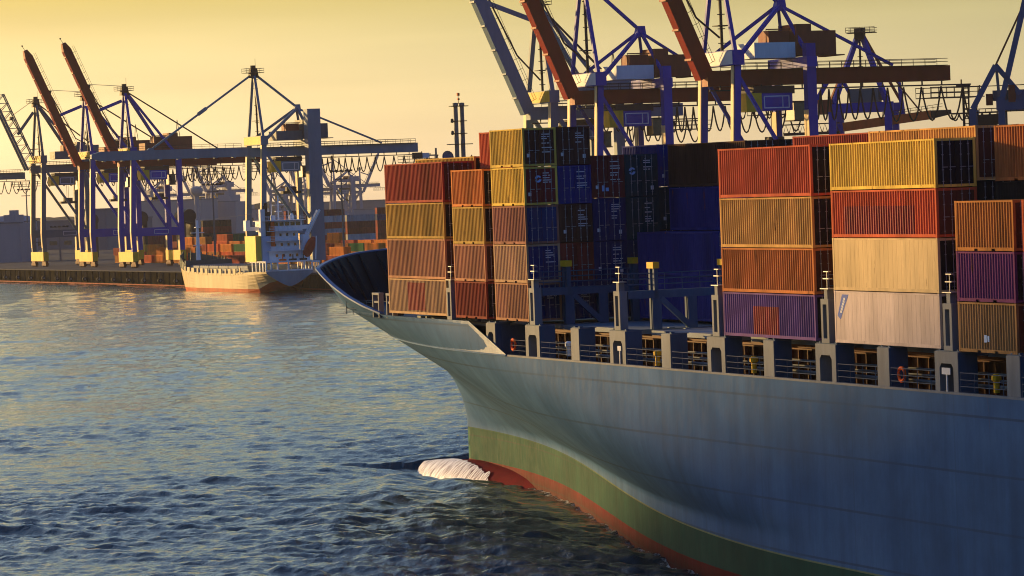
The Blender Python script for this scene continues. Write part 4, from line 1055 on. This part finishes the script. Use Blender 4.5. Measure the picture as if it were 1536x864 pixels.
mb = MB(); mb.add([(x, s*b_*.985, z-.06) for x, b_, z in zip(fx, deckb, dz) for s in (1, -1)], [(2*i, 2*i+1, 2*i+3, 2*i+2) for i in range(len(fx)-1)]); mb.build('deck', M['deck'], fd)
for i, x in enumerate(np.arange(18.5, 66, 3.9)):                # bulwark stanchions with freeing gaps
    for s in (1, -1):
        z0 = float(np.interp(x, fx, dz)); y = s*float(np.interp(x, fx, deckb))
        mb = MB(); mb.box(x, x+(2.2 if i % 3 else .9), y-.15, y+.15, z0-.1, z0+1.55); mb.box(x-1.7, x+2.2, y-.1, y+.1, z0-.1, z0+.35); mb.build('bulwark_panel', M['shipgrey_sunlit'], fd)
for i in range(6):
    a = 17.5+i*8.1
    mb = MB(); mb.box(a, a+7.6, -5.6, 5.6, 6.3, 7.0); mb.box(a, a+7.6, -5.4, 5.4, 4.6, 6.3)
    for q in range(4): mb.box(a+.8+q*1.8, a+1.0+q*1.8, -5.6, 5.6, 7.0, 7.18)
    mb.build('hatch_cover', M['hatch'], fd)
mb = MB(); q = [(x, s*b_, z) for s in (1, -1) for x, b_, z in [(66, 6.9, 5.3), (70, 6.5, 6.0), (73, 6.0, 6.5), (78, 4.3, 7.2), (81.8, 2.4, 7.8), (86, .6, 8.1)]]
for si in (0, 1):
    for i in range(5):
        a = Vector(q[si*6+i]); b = Vector(q[si*6+i+1]); u = Vector((0, 0, 2.3)); mb.add([a, b, b+u, a+u], [(0, 1, 2, 3)])
        for w in (.25, .75): c = a.lerp(b, w); mb.beam(c, c+u*1.25, .22)
mb.box(66, 67, -6.8, 6.8, 5.3, 8.4); mb.build('forecastle_bulwark', M['teal2'], fd)
mb = MB(); mb.tube([(75, 0, 7), (75, 0, 19.5)], .75, 8, r2=.35); mb.beam((75, -2, 16.0), (75, 2, 16.0), .2); mb.beam((75, -1.2, 12.5), (75, 1.2, 12.5), .2); mb.box(74.3, 75.7, -.7, .7, 17.4, 17.6); mb.build('foremast', M['swhite'], fd)
mb = MB(); mb.tube([(75, 0, 19.3), (45, 0, 20.2), (13, -1, 21.5)], .05, 3); mb.build('mast_wire', M['steelpole'], fd)
# superstructure, stern first
mb = MB(); mb.box(.3, .5, -6.5, 6.5, 7.9, 8.3); mb.box(.3, 12, 6.3, 6.5, 7.9, 8.3); mb.box(.3, 12, -6.5, -6.3, 7.9, 8.3)
for y in (-6.4, -4.2, 0.2, 3.2, 5.0, 6.4): mb.box(.3, .52, y-.2, y+.2, 5.6, 7.9)
for x in (2.6, 5, 8, 11): mb.box(x, x+.5, 6.3, 6.5, 5.6, 7.9); mb.box(x, x+.5, -6.5, -6.3, 5.6, 7.9)
mb.box(.3, .5, 3.4, 6.5, 5.6, 6.1); mb.box(.3, .5, -6.5, 6.5, 5.6, 5.95)
mb.build('poop_bulwark', M['swhite'], fd)
mb = MB(); mb.box(.35, 13, -6.5, 6.5, 7.95, 8.15); mb.build('poop_deck', M['swhite'], fd)
lv = [(8.15, 11.0, 6.0, -5.6, 3.4), (11.0, 13.6, 6.6, -5.4, 3.4), (13.6, 16.2, 7.0, -5.3, 3.2), (16.2, 19.0, 7.4, -6.6, 4.0)]
for i, (z0, z1, xa, ya, yb) in enumerate(lv):
    mb = MB(); mb.box(xa, 14.5, ya, yb, z0, z1-.16); mb.box(xa-2.0, 14.9, ya-.35, yb+.5, z1-.16, z1)
    o = mb.build('accommodation_block', M['swhite'], fd)
    WN = []
    if i < 3:
        for y in np.arange(ya+.9, yb-.8, 1.9): WN.append((xa-.03, xa+.05, y, y+.62, z0+1.1, z0+1.85))
        for x in np.arange(xa+1, 14, 1.7): WN.append((x, x+.6, yb-.05, yb+.03, z0+1.1, z0+1.8))
    else:
        for y in np.arange(ya+.5, yb-1.2, 1.55): WN.append((xa-.03, xa+.05, y, y+1.2, z0+1.25, z0+2.2))
        for x in np.arange(xa+.6, 14, 1.5): WN.append((x, x+1.1, yb-.05, yb+.03, z0+1.25, z0+2.2))
    for q_ in WN: mb = MB(); mb.box(*q_); mb.build('window', M['glass'], o)
    mb = MB()
    for h in (.4, .75, 1.1):
        mb.tube([(xa-1.95, ya-.3, z1+h), (xa-1.95, yb+.45, z1+h)], .035, 4)
    for y in np.arange(ya-.3, yb+.5, 1.3): mb.tube([(xa-1.95, y, z1), (xa-1.95, y, z1+1.1)], .035, 4)
    mb.build('deck_railing', M['swhite'], o)
mb = MB(); mb.box(9.5, 11.5, 4.0, 8.4, 16.4, 17.4); mb.box(9.5, 11.5, 7.2, 8.4, 17.4, 19.2); mb.build('bridge_wing', M['swhite'], fd)
mb = MB(); mb.box(9.5, 11.5, -9.2, -6.6, 16.4, 17.4); mb.build('bridge_wing', M['swhite'], fd)
mb = MB(); mb.box(7.5, 16, 4.0, 6.6, 8.15, 15.0); mb.build('engine_casing', paint('casing_yellow', (.88, .56, .06), .4, 0, .1, .4), fd)
mb = MB(); mb.box(6.4, 9.2, 2.7, 5.0, 8.15, 14.9); mb.build('funnel_casing', paint('casing_blue_white', (.36, .48, .66), .4, 0, .1, .4), fd)
mb = MB(); mb.box(6.8, 8.2, 3.9, 5.2, 14.9, 22.0); f = mb.build('funnel', M['white'], fd)
mb = MB(); mb.box(6.6, 8.6, 2.5, 3.85, 14.9, 21.3); mb.tube([(7.6, 3.3, 21), (7.6, 3.4, 23.6)], .42, 8); mb.tube([(7.2, 3.9, 21), (7.2, 4.0, 22.9)], .3, 8); mb.build('exhaust_uptake', M['dark'], f)
mb = MB(); mb.beam((6.2, 2.2, 12), (6.2, 2.2, 18.6), .9); mb.build('ladder_trunk', M['orange'], fd)
mb = MB()
for (x, y, h, r) in ((10, -1, 6.5, .22), (11, 1.5, 3.2, .12), (9, -3.4, 2.6, .1), (12, .2, 4.2, .1)): mb.tube([(x, y, 19), (x, y, 19+h)], r, 5)
mb.beam((10, -2.6, 23), (10, .6, 23), .18); mb.box(9.7, 10.3, -1.9, -.1, 21.2, 21.45); mb.lathe([(0, 19.0), (.55, 19), (.6, 20.0), (.3, 20.6), (0, 20.7)], 10, (8.6, -4.2, 0)); mb.box(8, 9, .6, 1.9, 19, 20.3)
mb.build('radar_mast', M['swhite'], fd)
mb = MB()
for i in range(13): pass
mb.lathe([(0, -3.4), (.6, -3.2), (1.15, -2.2), (1.3, 0), (1.2, 1.8), (.7, 3.0), (0, 3.3)], 14); o = mb.build('lifeboat', paint('lifeboat_orange', (.50, .05, .03), .4, 0, .1, .5), fd, smooth=True)
o.matrix_world = Fm @ Matrix.Translation((3.2, -7.0, 11.6)) @ Matrix.Rotation(R(16), 4, 'X') @ Matrix.Rotation(R(-35), 4, 'Y')
mb = MB(); mb.beam((4.6, -6.9, 14.5), (1.2, -9.4, 21.3), .45, .5); mb.beam((5.8, -6.6, 14.5), (2.4, -9.1, 21.3), .35, .4); mb.box(4, 6.4, -7.3, -5.6, 8.1, 15.0); mb.tube([(1.2, -7.8, 8.3), (.9, -8.1, 14.5)], .16, 5); mb.box(.4, 4, -8.8, -6.4, 7.6, 8.0)
for x in (.6, 2.2, 3.8): mb.box(x, x+.2, -8.7, -8.5, 5.2, 8)
mb.box(.4, 4, -8.75, -8.6, 5.0, 5.3); mb.build('davit', M['swhite'], fd)
for (x, y, c) in ((1.5, -4.6, 'dark'), (2.0, 1.0, 'orange'), (2.4, -2.0, 'dark')):
    mb = MB(); mb.box(x, x+.9, y-.9, y+.9, 8.15, 8.75); mb.tube([(x+.4, y, 8.7), (x+.4, y, 9.9)], .16, 6); mb.build('mooring_winch', M[c], fd)

# ------------------------------------------------------------------ container yard
_y = {}
def ymesh(L):
    if L in _y: return _y[L]
    mb = MB(); H = 2.59; n = 16 if L > 8 else 8
    for y, o in ((0, -1), (2.44, 1)): corr(mb, L-.3, .16, H-.1, y+(.02 if o < 0 else -.02), n, o, .07, .15)
    for x in (0, L-.15):
        for y in (0, 2.29): mb.box(x, x+.15, y, y+.15, 0, H)
    for y in (0, 2.36): mb.box(.15, L-.15, y, y+.08, H-.12, H); mb.box(.15, L-.15, y, y+.08, 0, .17)
    for x in (.03, L-.06): mb.box(x, x+.03, .15, 2.29, .02, H-.02)
    mb.box(.1, L-.1, .08, 2.36, H-.06, H-.03)
    _y[L] = mb.mesh('shipping_container', M['box']); return _y[L]
ORD = ['first', 'second', 'third', 'fourth', 'fifth', 'sixth', 'seventh', 'eighth', 'ninth', 'tenth', 'eleventh', 'twelfth', 'thirteenth', 'fourteenth', 'fifteenth', 'sixteenth', 'seventeenth', 'eighteenth', 'nineteenth', 'twentieth', 'twenty-first', 'twenty-second', 'twenty-third', 'twenty-fourth', 'twenty-fifth', 'twenty-sixth', 'twenty-seventh', 'twenty-eighth', 'twenty-ninth', 'thirtieth']
LEV = ['ground level', 'second level', 'third level', 'fourth level', 'fifth level', 'sixth level']
yr = random.Random(11)
def yard(s, t, lev, along, col, where, L=12.192):
    mw = Mq(s, t, QZ+lev*2.6) @ (Matrix.Rotation(PI/2, 4, 'Z') if along else Matrix.Identity(4))
    o = put('shipping_container', ymesh(L), mw=mw)
    c = COLS[col]; v = yr.uniform(.8, 1.15); o.color = (*[q*v for q in c], 1)
    tag(o, f'{col} container at {LEV[lev]}, {where}', 'container', 'containers in the yard behind the quay')
LOW = ['orange red', 'orange', 'orange brown', 'brick red', 'mustard yellow', 'green', 'orange', 'brown orange', 'rust red', 'orange', 'orange red']
for (t, nm, s0, s1, hs) in ((52, 'front yard row', -330, 40, (1, 2, 1, 2, 1)), (84, 'middle yard row', -420, 0, (2, 2, 1, 3, 2)), (118, 'rear yard row', -470, -110, (2, 2, 3, 2, 2))):
    k = 0
    for s in np.arange(s0, s1, 15.5 if t < 60 else 14.2 if t < 100 else 15):
        for lev in range(yr.choice(hs)):
            yard(s+yr.uniform(-.3, .3), t+yr.uniform(-.3, .3), lev, True, yr.choice(LOW), f'{ORD[min(k, 29)]} from left in {nm}')
        k += 1
HI = ['brick red', 'maroon', 'rust red', 'navy blue', 'steel blue', 'brick red', 'charcoal']
def block(s, t, nt_, tiers, cols, nm):
    for i in range(nt_):
        c = yr.choice(cols)
        for lev in range(tiers if isinstance(tiers, int) else tiers[i]):
            yard(s, t+i*13.2, lev, False, c if yr.random() < .6 else yr.choice(cols), f'{ORD[i]} stack in {nm}')
block(-480, 165, 4, (6, 6, 5, 6), ['brick red', 'maroon', 'rust red', 'brick red', 'steel blue', 'pale grey'], 'tall yard block behind the ship foremast')
block(-345, 170, 4, (5, 4, 6, 6), ['brick red', 'maroon', 'royal blue', 'steel blue', 'brick red'], 'tall yard block left of the bow')
block(-500, 110, 3, (4, 4, 5), ['maroon', 'charcoal', 'rust red'], 'yard block behind the blue cranes')
block(-430, 122, 2, (3, 3), ['green', 'green', 'olive brown'], 'yard block between blue crane legs')
# ------------------------------------------------------------------ yard masts, tanks, buildings
def light_mast(s, t, h, lab):
    mb = MB(); mb.tube([(0, 0, 0), (0, 0, h)], .42, 8, r2=.2); tt = mb.build('light_mast', M['steelpole'], mw=Mq(s, t)); tag(tt, lab, 'light mast', 'yard light masts')
    mb = MB(); mb.beam((-3.4, 0, h), (3.4, 0, h), .3, .35); mb.beam((-2, 0, h-2.4), (2, 0, h-2.4), .25, .3)
    for x in (-3.2, -1.7, 0, 1.7, 3.2): mb.box(x-.4, x+.4, -.5, .1, h-.1, h+.45)
    mb.build('lamp_head', M['dark'], tt)
light_mast(-139, 60, 28, 'light mast right of the grey crane with crossbars on top')
light_mast(-261, 60, 26, 'light mast behind the moored ship foremast and festoon loops')
light_mast(-489, 60, 28, 'light mast below the hanging loops at the left edge')
light_mast(-445, 60, 13, 'short light mast left of the slate grey crane legs')
light_mast(-480, 300, 36, 'thin distant light mast just left of the big stack at the bow')
def sign_post():
    t = thing('sign_gantry', Mq(-62, 60), 'post with a dark box sign reaching left beside the top red container', 'sign post')
    mb = MB(); mb.tube([(0, 0, 0), (0, 0, 33)], .45, 8, r2=.3); mb.beam((0, 0, 31), (-4.5, 0, 31), .3, .4); mb.build('post', M['steelpole'], t)
    mb = MB(); mb.box(-7.2, -4.4, -.5, .5, 30.2, 31.9); mb.build('sign_box', M['dark'], t)
    mb = MB(); mb.box(-4.3, -2.2, -.4, .4, 30.3, 31.7); mb.build('sign_panel', M['white'], t)
sign_post()
def radar_tower():
    t = thing('radar_tower', Mq(-44, 60), 'twin column radar tower with a dish antenna beside the yellow top container', 'radar tower')
    for x in (-.95, .95): mb = MB(); mb.tube([(x, 0, 0), (x, 0, 44.5)], .62, 10); mb.lathe([(0, 44.4), (.8, 44.4), (.8, 45.2), (0, 45.3)], 10, (x, 0, 0)); mb.build('column', paint('tower_grey', (.17, .16, .15), .5, 0, .2, .4) if x < 0 else M['cslate'], t)
    mb = MB()
    for z, w_ in ((18, 4.5), (33.5, 3.6), (36.5, 2), (40, 2), (44.2, 2.6)): mb.box(-w_, w_, -1, 1, z, z+.22)
    for z in (21.5, 24, 29.5): mb.box(-1.8, 2.0, -.8, .8, z, z+.3)
    mb.build('platform', M['dark'], t)
    mb = MB(); mb.box(-2.4, 2.3, -1.2, 1.2, 22.5, 26.6); mb.build('equipment_cabin', M['cslate'], t)
    mb = MB(); mb.lathe([(0, 0), (.9, .12), (1.5, .45), (1.75, .9)], 16); d_ = mb.build('dish_antenna', M['cteal'], t); d_.matrix_world = Mq(-44, 60) @ Matrix.Translation((-4.4, -.6, 30.0)) @ Matrix.Rotation(R(80), 4, 'X')
    mb = MB(); mb.lathe([(0, 0), (.9, .12), (1.4, .45), (1.6, .9)], 16); d_ = mb.build('dish_antenna', M['white'], t); d_.matrix_world = Mq(-44, 60) @ Matrix.Translation((-4.0, 0, 25.4)) @ Matrix.Rotation(R(-60), 4, 'Y')
    mb = MB(); mb.tube([(-2.8, 0, 29.4), (-1, 0, 29.4)], .2, 5); mb.lathe([(0, 28.0), (.7, 28.4), (.9, 29.3), (0, 30.6)], 8, (3.4, 0, 0)); mb.tube([(1, 0, 29.6), (3.2, 0, 29.8)], .15, 5)
    mb.tube([(0, 0, 45), (0, 0, 47.6)], .1, 5); mb.box(-.35, .35, -.3, .3, 47.2, 48); mb.box(-.3, .3, -.3, .3, 46, 46.5); mb.build('antenna_bracket', M['orange'], t)
    for z in (36.2, 39.6):
        mb = MB(); mb.lathe([(0, z), (.5, z+.2), (.4, z+1.1), (0, z+1.3)], 8, (-2.1, 0, 0)); mb.build('beacon', M['dark'], t)
    mb = MB(); mb.beam((-.9, 0, 22), (-3.6, 0, 17), .2); mb.beam((.9, 0, 22), (3.8, 0, 17), .2); mb.build('brace', M['dark'], t)
radar_tower()
def tank(s, t, r, h, lab, mat):
    th = thing('storage_tank', Mq(s, t), lab, 'tank', None)
    mb = MB(); mb.lathe([(r, 0), (r, h), (r*.7, h+r*.22), (0, h+r*.32)], 28); mb.build('shell', M[mat], th, smooth=False)
    mb = MB()
    for z in (h*.35, h*.7, h): mb.lathe([(r+.05, z), (r+.15, z+.15), (r+.05, z+.3)], 28)
    mb.build('stiffening_ring', M['dark'], th)
def reel(s, t, z, r, lab):
    th = thing('cable_reel_tank', Mq(s, t), lab, 'tank', 'dark drums on supports in the yard')
    mb = MB(); mb.lathe([(0, -5), (r, -5), (r, 5), (0, 5)], 28); o = mb.build('drum', M['dark'], th); o.matrix_world = Mq(s, t, QZ+z) @ Matrix.Rotation(R(90), 4, 'X')
    mb = MB()
    for x in (-r*.7, r*.7): mb.box(x-.6, x+.6, -4, 4, 0, z-r*.6)
    mb.box(-r*.9, r*.9, -4.2, 4.2, z-r*.95, z-r*.72); mb.build('support', M['dark'], th)
reel(-505, 90, 15.0, 2.6, 'dark round drum seen between the slate grey crane and the blue cranes')
reel(-440, 90, 15.2, 2.6, 'dark round drum seen right of the left blue crane legs')
reel(-388, 92, 15.4, 2.6, 'dark round drum seen between the right blue crane legs')
def building(x, y, w_, dp, h, name, lab, mat, roof='flat', win=True, grp=None):
    t = thing(name, Matrix.Translation((x, y, QZ)) @ Matrix.Rotation(R(-8), 4, 'Z'), lab, 'building', grp)
    mb = MB(); mb.box(-w_/2, w_/2, 0, dp, 0, h)
    if roof == 'step': mb.box(-w_*.18, w_*.24, dp*.2, dp*.8, h, h*1.22); mb.box(-w_*.02, w_*.12, dp*.3, dp*.7, h*1.22, h*1.34)
    mb.build('wall', M[mat], t)
    mb = MB(); mb.box(-w_/2-.4, w_/2+.4, -.4, dp+.4, h, h+.6) if roof == 'flat' else mb.box(-w_/2-.3, w_/2+.3, -.3, dp*.18, h, h+.5)
    mb.build('roof_edge', M['walldark'], t)
    if win:
        n = max(3, int(w_/7)); nf = max(1, int(h/5.5))
        for i in range(n):
            for k in range(nf): a = -w_/2+w_*(i+.25)/n; mb = MB(); mb.box(a, a+w_/n*.5, -.12, .02, 2.2+k*5.2, 4.2+k*5.2); mb.build('window', M['glass'], t)
BL = [(-194, 1390, 11, 20, 15, 'silo_building', 'tall slate building at the left edge', 'wallgrey', 'step', False),
      (-217, 1800, 60, 40, 14, 'warehouse', 'long grey shed behind the slate grey crane', 'walldark', 'flat', True),
      (-196, 1700, 12, 30, 19, 'warehouse', 'dark shed behind the left blue crane', 'walldark', 'flat', False),
      (-217, 2300, 42, 50, 23, 'warehouse', 'pale block building behind the right blue crane', 'wallgrey', 'flat', False),
      (-188, 2350, 20, 50, 21, 'warehouse', 'pale stepped building right of the two blue cranes', 'wallgrey', 'step', False),
      (-190, 2500, 30, 40, 15, 'office_block', 'low pale terraced building right of the stepped one', 'wallgrey', 'step', True),
      (-118, 2700, 110, 50, 18, 'warehouse', 'long low hazy shed behind the grey crane legs', 'walldark', 'flat', False),
      (-70, 2200, 50, 40, 13, 'warehouse', 'low hazy shed left of the big ship stacks', 'wallgrey', 'flat', False)]
for b in BL: building(*b)
tank(-690, 110, 11, 15, 'pale domed storage tank beside the slate building at left edge', 'wallgrey')
mb = MB(); mb.lathe([(1.6, 0), (1.6, 25), (3.6, 27), (4.0, 28.5), (4.0, 30), (2.6, 31.2), (0, 31.6)], 20); mb.build('control_tower', M['wallgrey'], mw=Matrix.Translation((-197, 2280, QZ)))
tag(bpy.data.objects['control_tower'], 'round hazy control tower with a wide head between two pale blocks', 'tower')
# distant cranes in the haze
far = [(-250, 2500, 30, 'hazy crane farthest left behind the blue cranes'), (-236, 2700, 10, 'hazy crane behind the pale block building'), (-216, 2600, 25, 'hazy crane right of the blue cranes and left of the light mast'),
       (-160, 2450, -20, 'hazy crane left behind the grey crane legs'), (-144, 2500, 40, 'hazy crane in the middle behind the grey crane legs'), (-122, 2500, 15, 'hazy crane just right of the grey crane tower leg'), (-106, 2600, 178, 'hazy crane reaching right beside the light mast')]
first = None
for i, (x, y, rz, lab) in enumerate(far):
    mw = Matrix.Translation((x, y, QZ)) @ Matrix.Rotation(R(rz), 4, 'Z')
    if i == 0: first = crane(mw, lab, S=.8, leg='hazegrey', gird='hazegrey', fest=False, rear=40, house='hazegrey', sunlit_face='hazegrey', cap='hazegrey', thin=1.2, tower=40, peak=True)
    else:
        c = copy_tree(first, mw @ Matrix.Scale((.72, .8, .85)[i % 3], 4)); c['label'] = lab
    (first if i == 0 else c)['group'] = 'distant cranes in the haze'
# far bank: a low wooded rise on the horizon
mb = MB(); rng_ = random.Random(4); xs = np.linspace(-900, 900, 160)
pr = [(x, 4300+200*math.sin(x*.004), 17+5*math.sin(x*.013)+3*math.sin(x*.041)+rng_.uniform(-1.5, 1.5)) for x in xs]
n = len(pr); vs = [(x, y, QZ-1) for x, y, z in pr]+pr+[(x, y+250, z*1.12) for x, y, z in pr]+[(x, y+600, QZ-1) for x, y, z in pr]
mb.add(vs, [(r*n+i, r*n+i+1, (r+1)*n+i+1, (r+1)*n+i) for r in range(3) for i in range(n-1)])
M_wood = paint('far_wood', (.045, .055, .035), .9, 0, .3, .02)
tag(mb.build('hills', M_wood, smooth=True), kind='structure')
# added unseen ridge to the left, its crest shaped to shade the lower hull
dsun = Vector((-math.sin(R(SUN_AZ)), math.cos(R(SUN_AZ)), 0)); rb = random.Random(9); prof = []
for X in np.arange(190, -70, -3.0):
    zs = (1.3+(min(X, 74)+15)*.135+max(0, X-74)*.25) if X > -15 else 1.3+(X+15)*.75
    p = Mship @ Vector((X, 0, 0)); p.z = 0
    prof.append((p, max(2, zs+640*math.tan(R(SUN_EL))+rb.uniform(-1.2, 1.2))))
mb = MB(); n = len(prof); vs = []
for off, kf in ((470, -.05), (520, .40), (585, .82), (640, 1.0), (700, .97), (860, .8), (1200, .5)):
    for p, h in prof:
        q = p+dsun*off; vs.append((q.x, q.y, h*kf+rb.uniform(-.6, .6) if kf > 0 else -2))
mb.add(vs, [(r*n+i, r*n+i+1, (r+1)*n+i+1, (r+1)*n+i) for r in range(6) for i in range(n-1)])
tag(mb.build('hills', M_wood), kind='structure')  # added shade caster, out of view
# haze
mb = MB(); mb.box(-9100, 9100, -700, 14100, -4.5, 118)
hm = bpy.data.materials.new('haze'); hm.use_nodes = True; nt_ = hm.node_tree; nt_.nodes.clear()
ou = nt_.nodes.new('ShaderNodeOutputMaterial'); pv = nt_.nodes.new('ShaderNodeVolumePrincipled')
pv.inputs['Density'].default_value = 0.000032; pv.inputs['Color'].default_value = (.86, .86, .95, 1); pv.inputs['Anisotropy'].default_value = .2
nt_.links.new(pv.outputs[0], ou.inputs['Volume'])
tag(mb.build('haze', hm), kind='stuff')
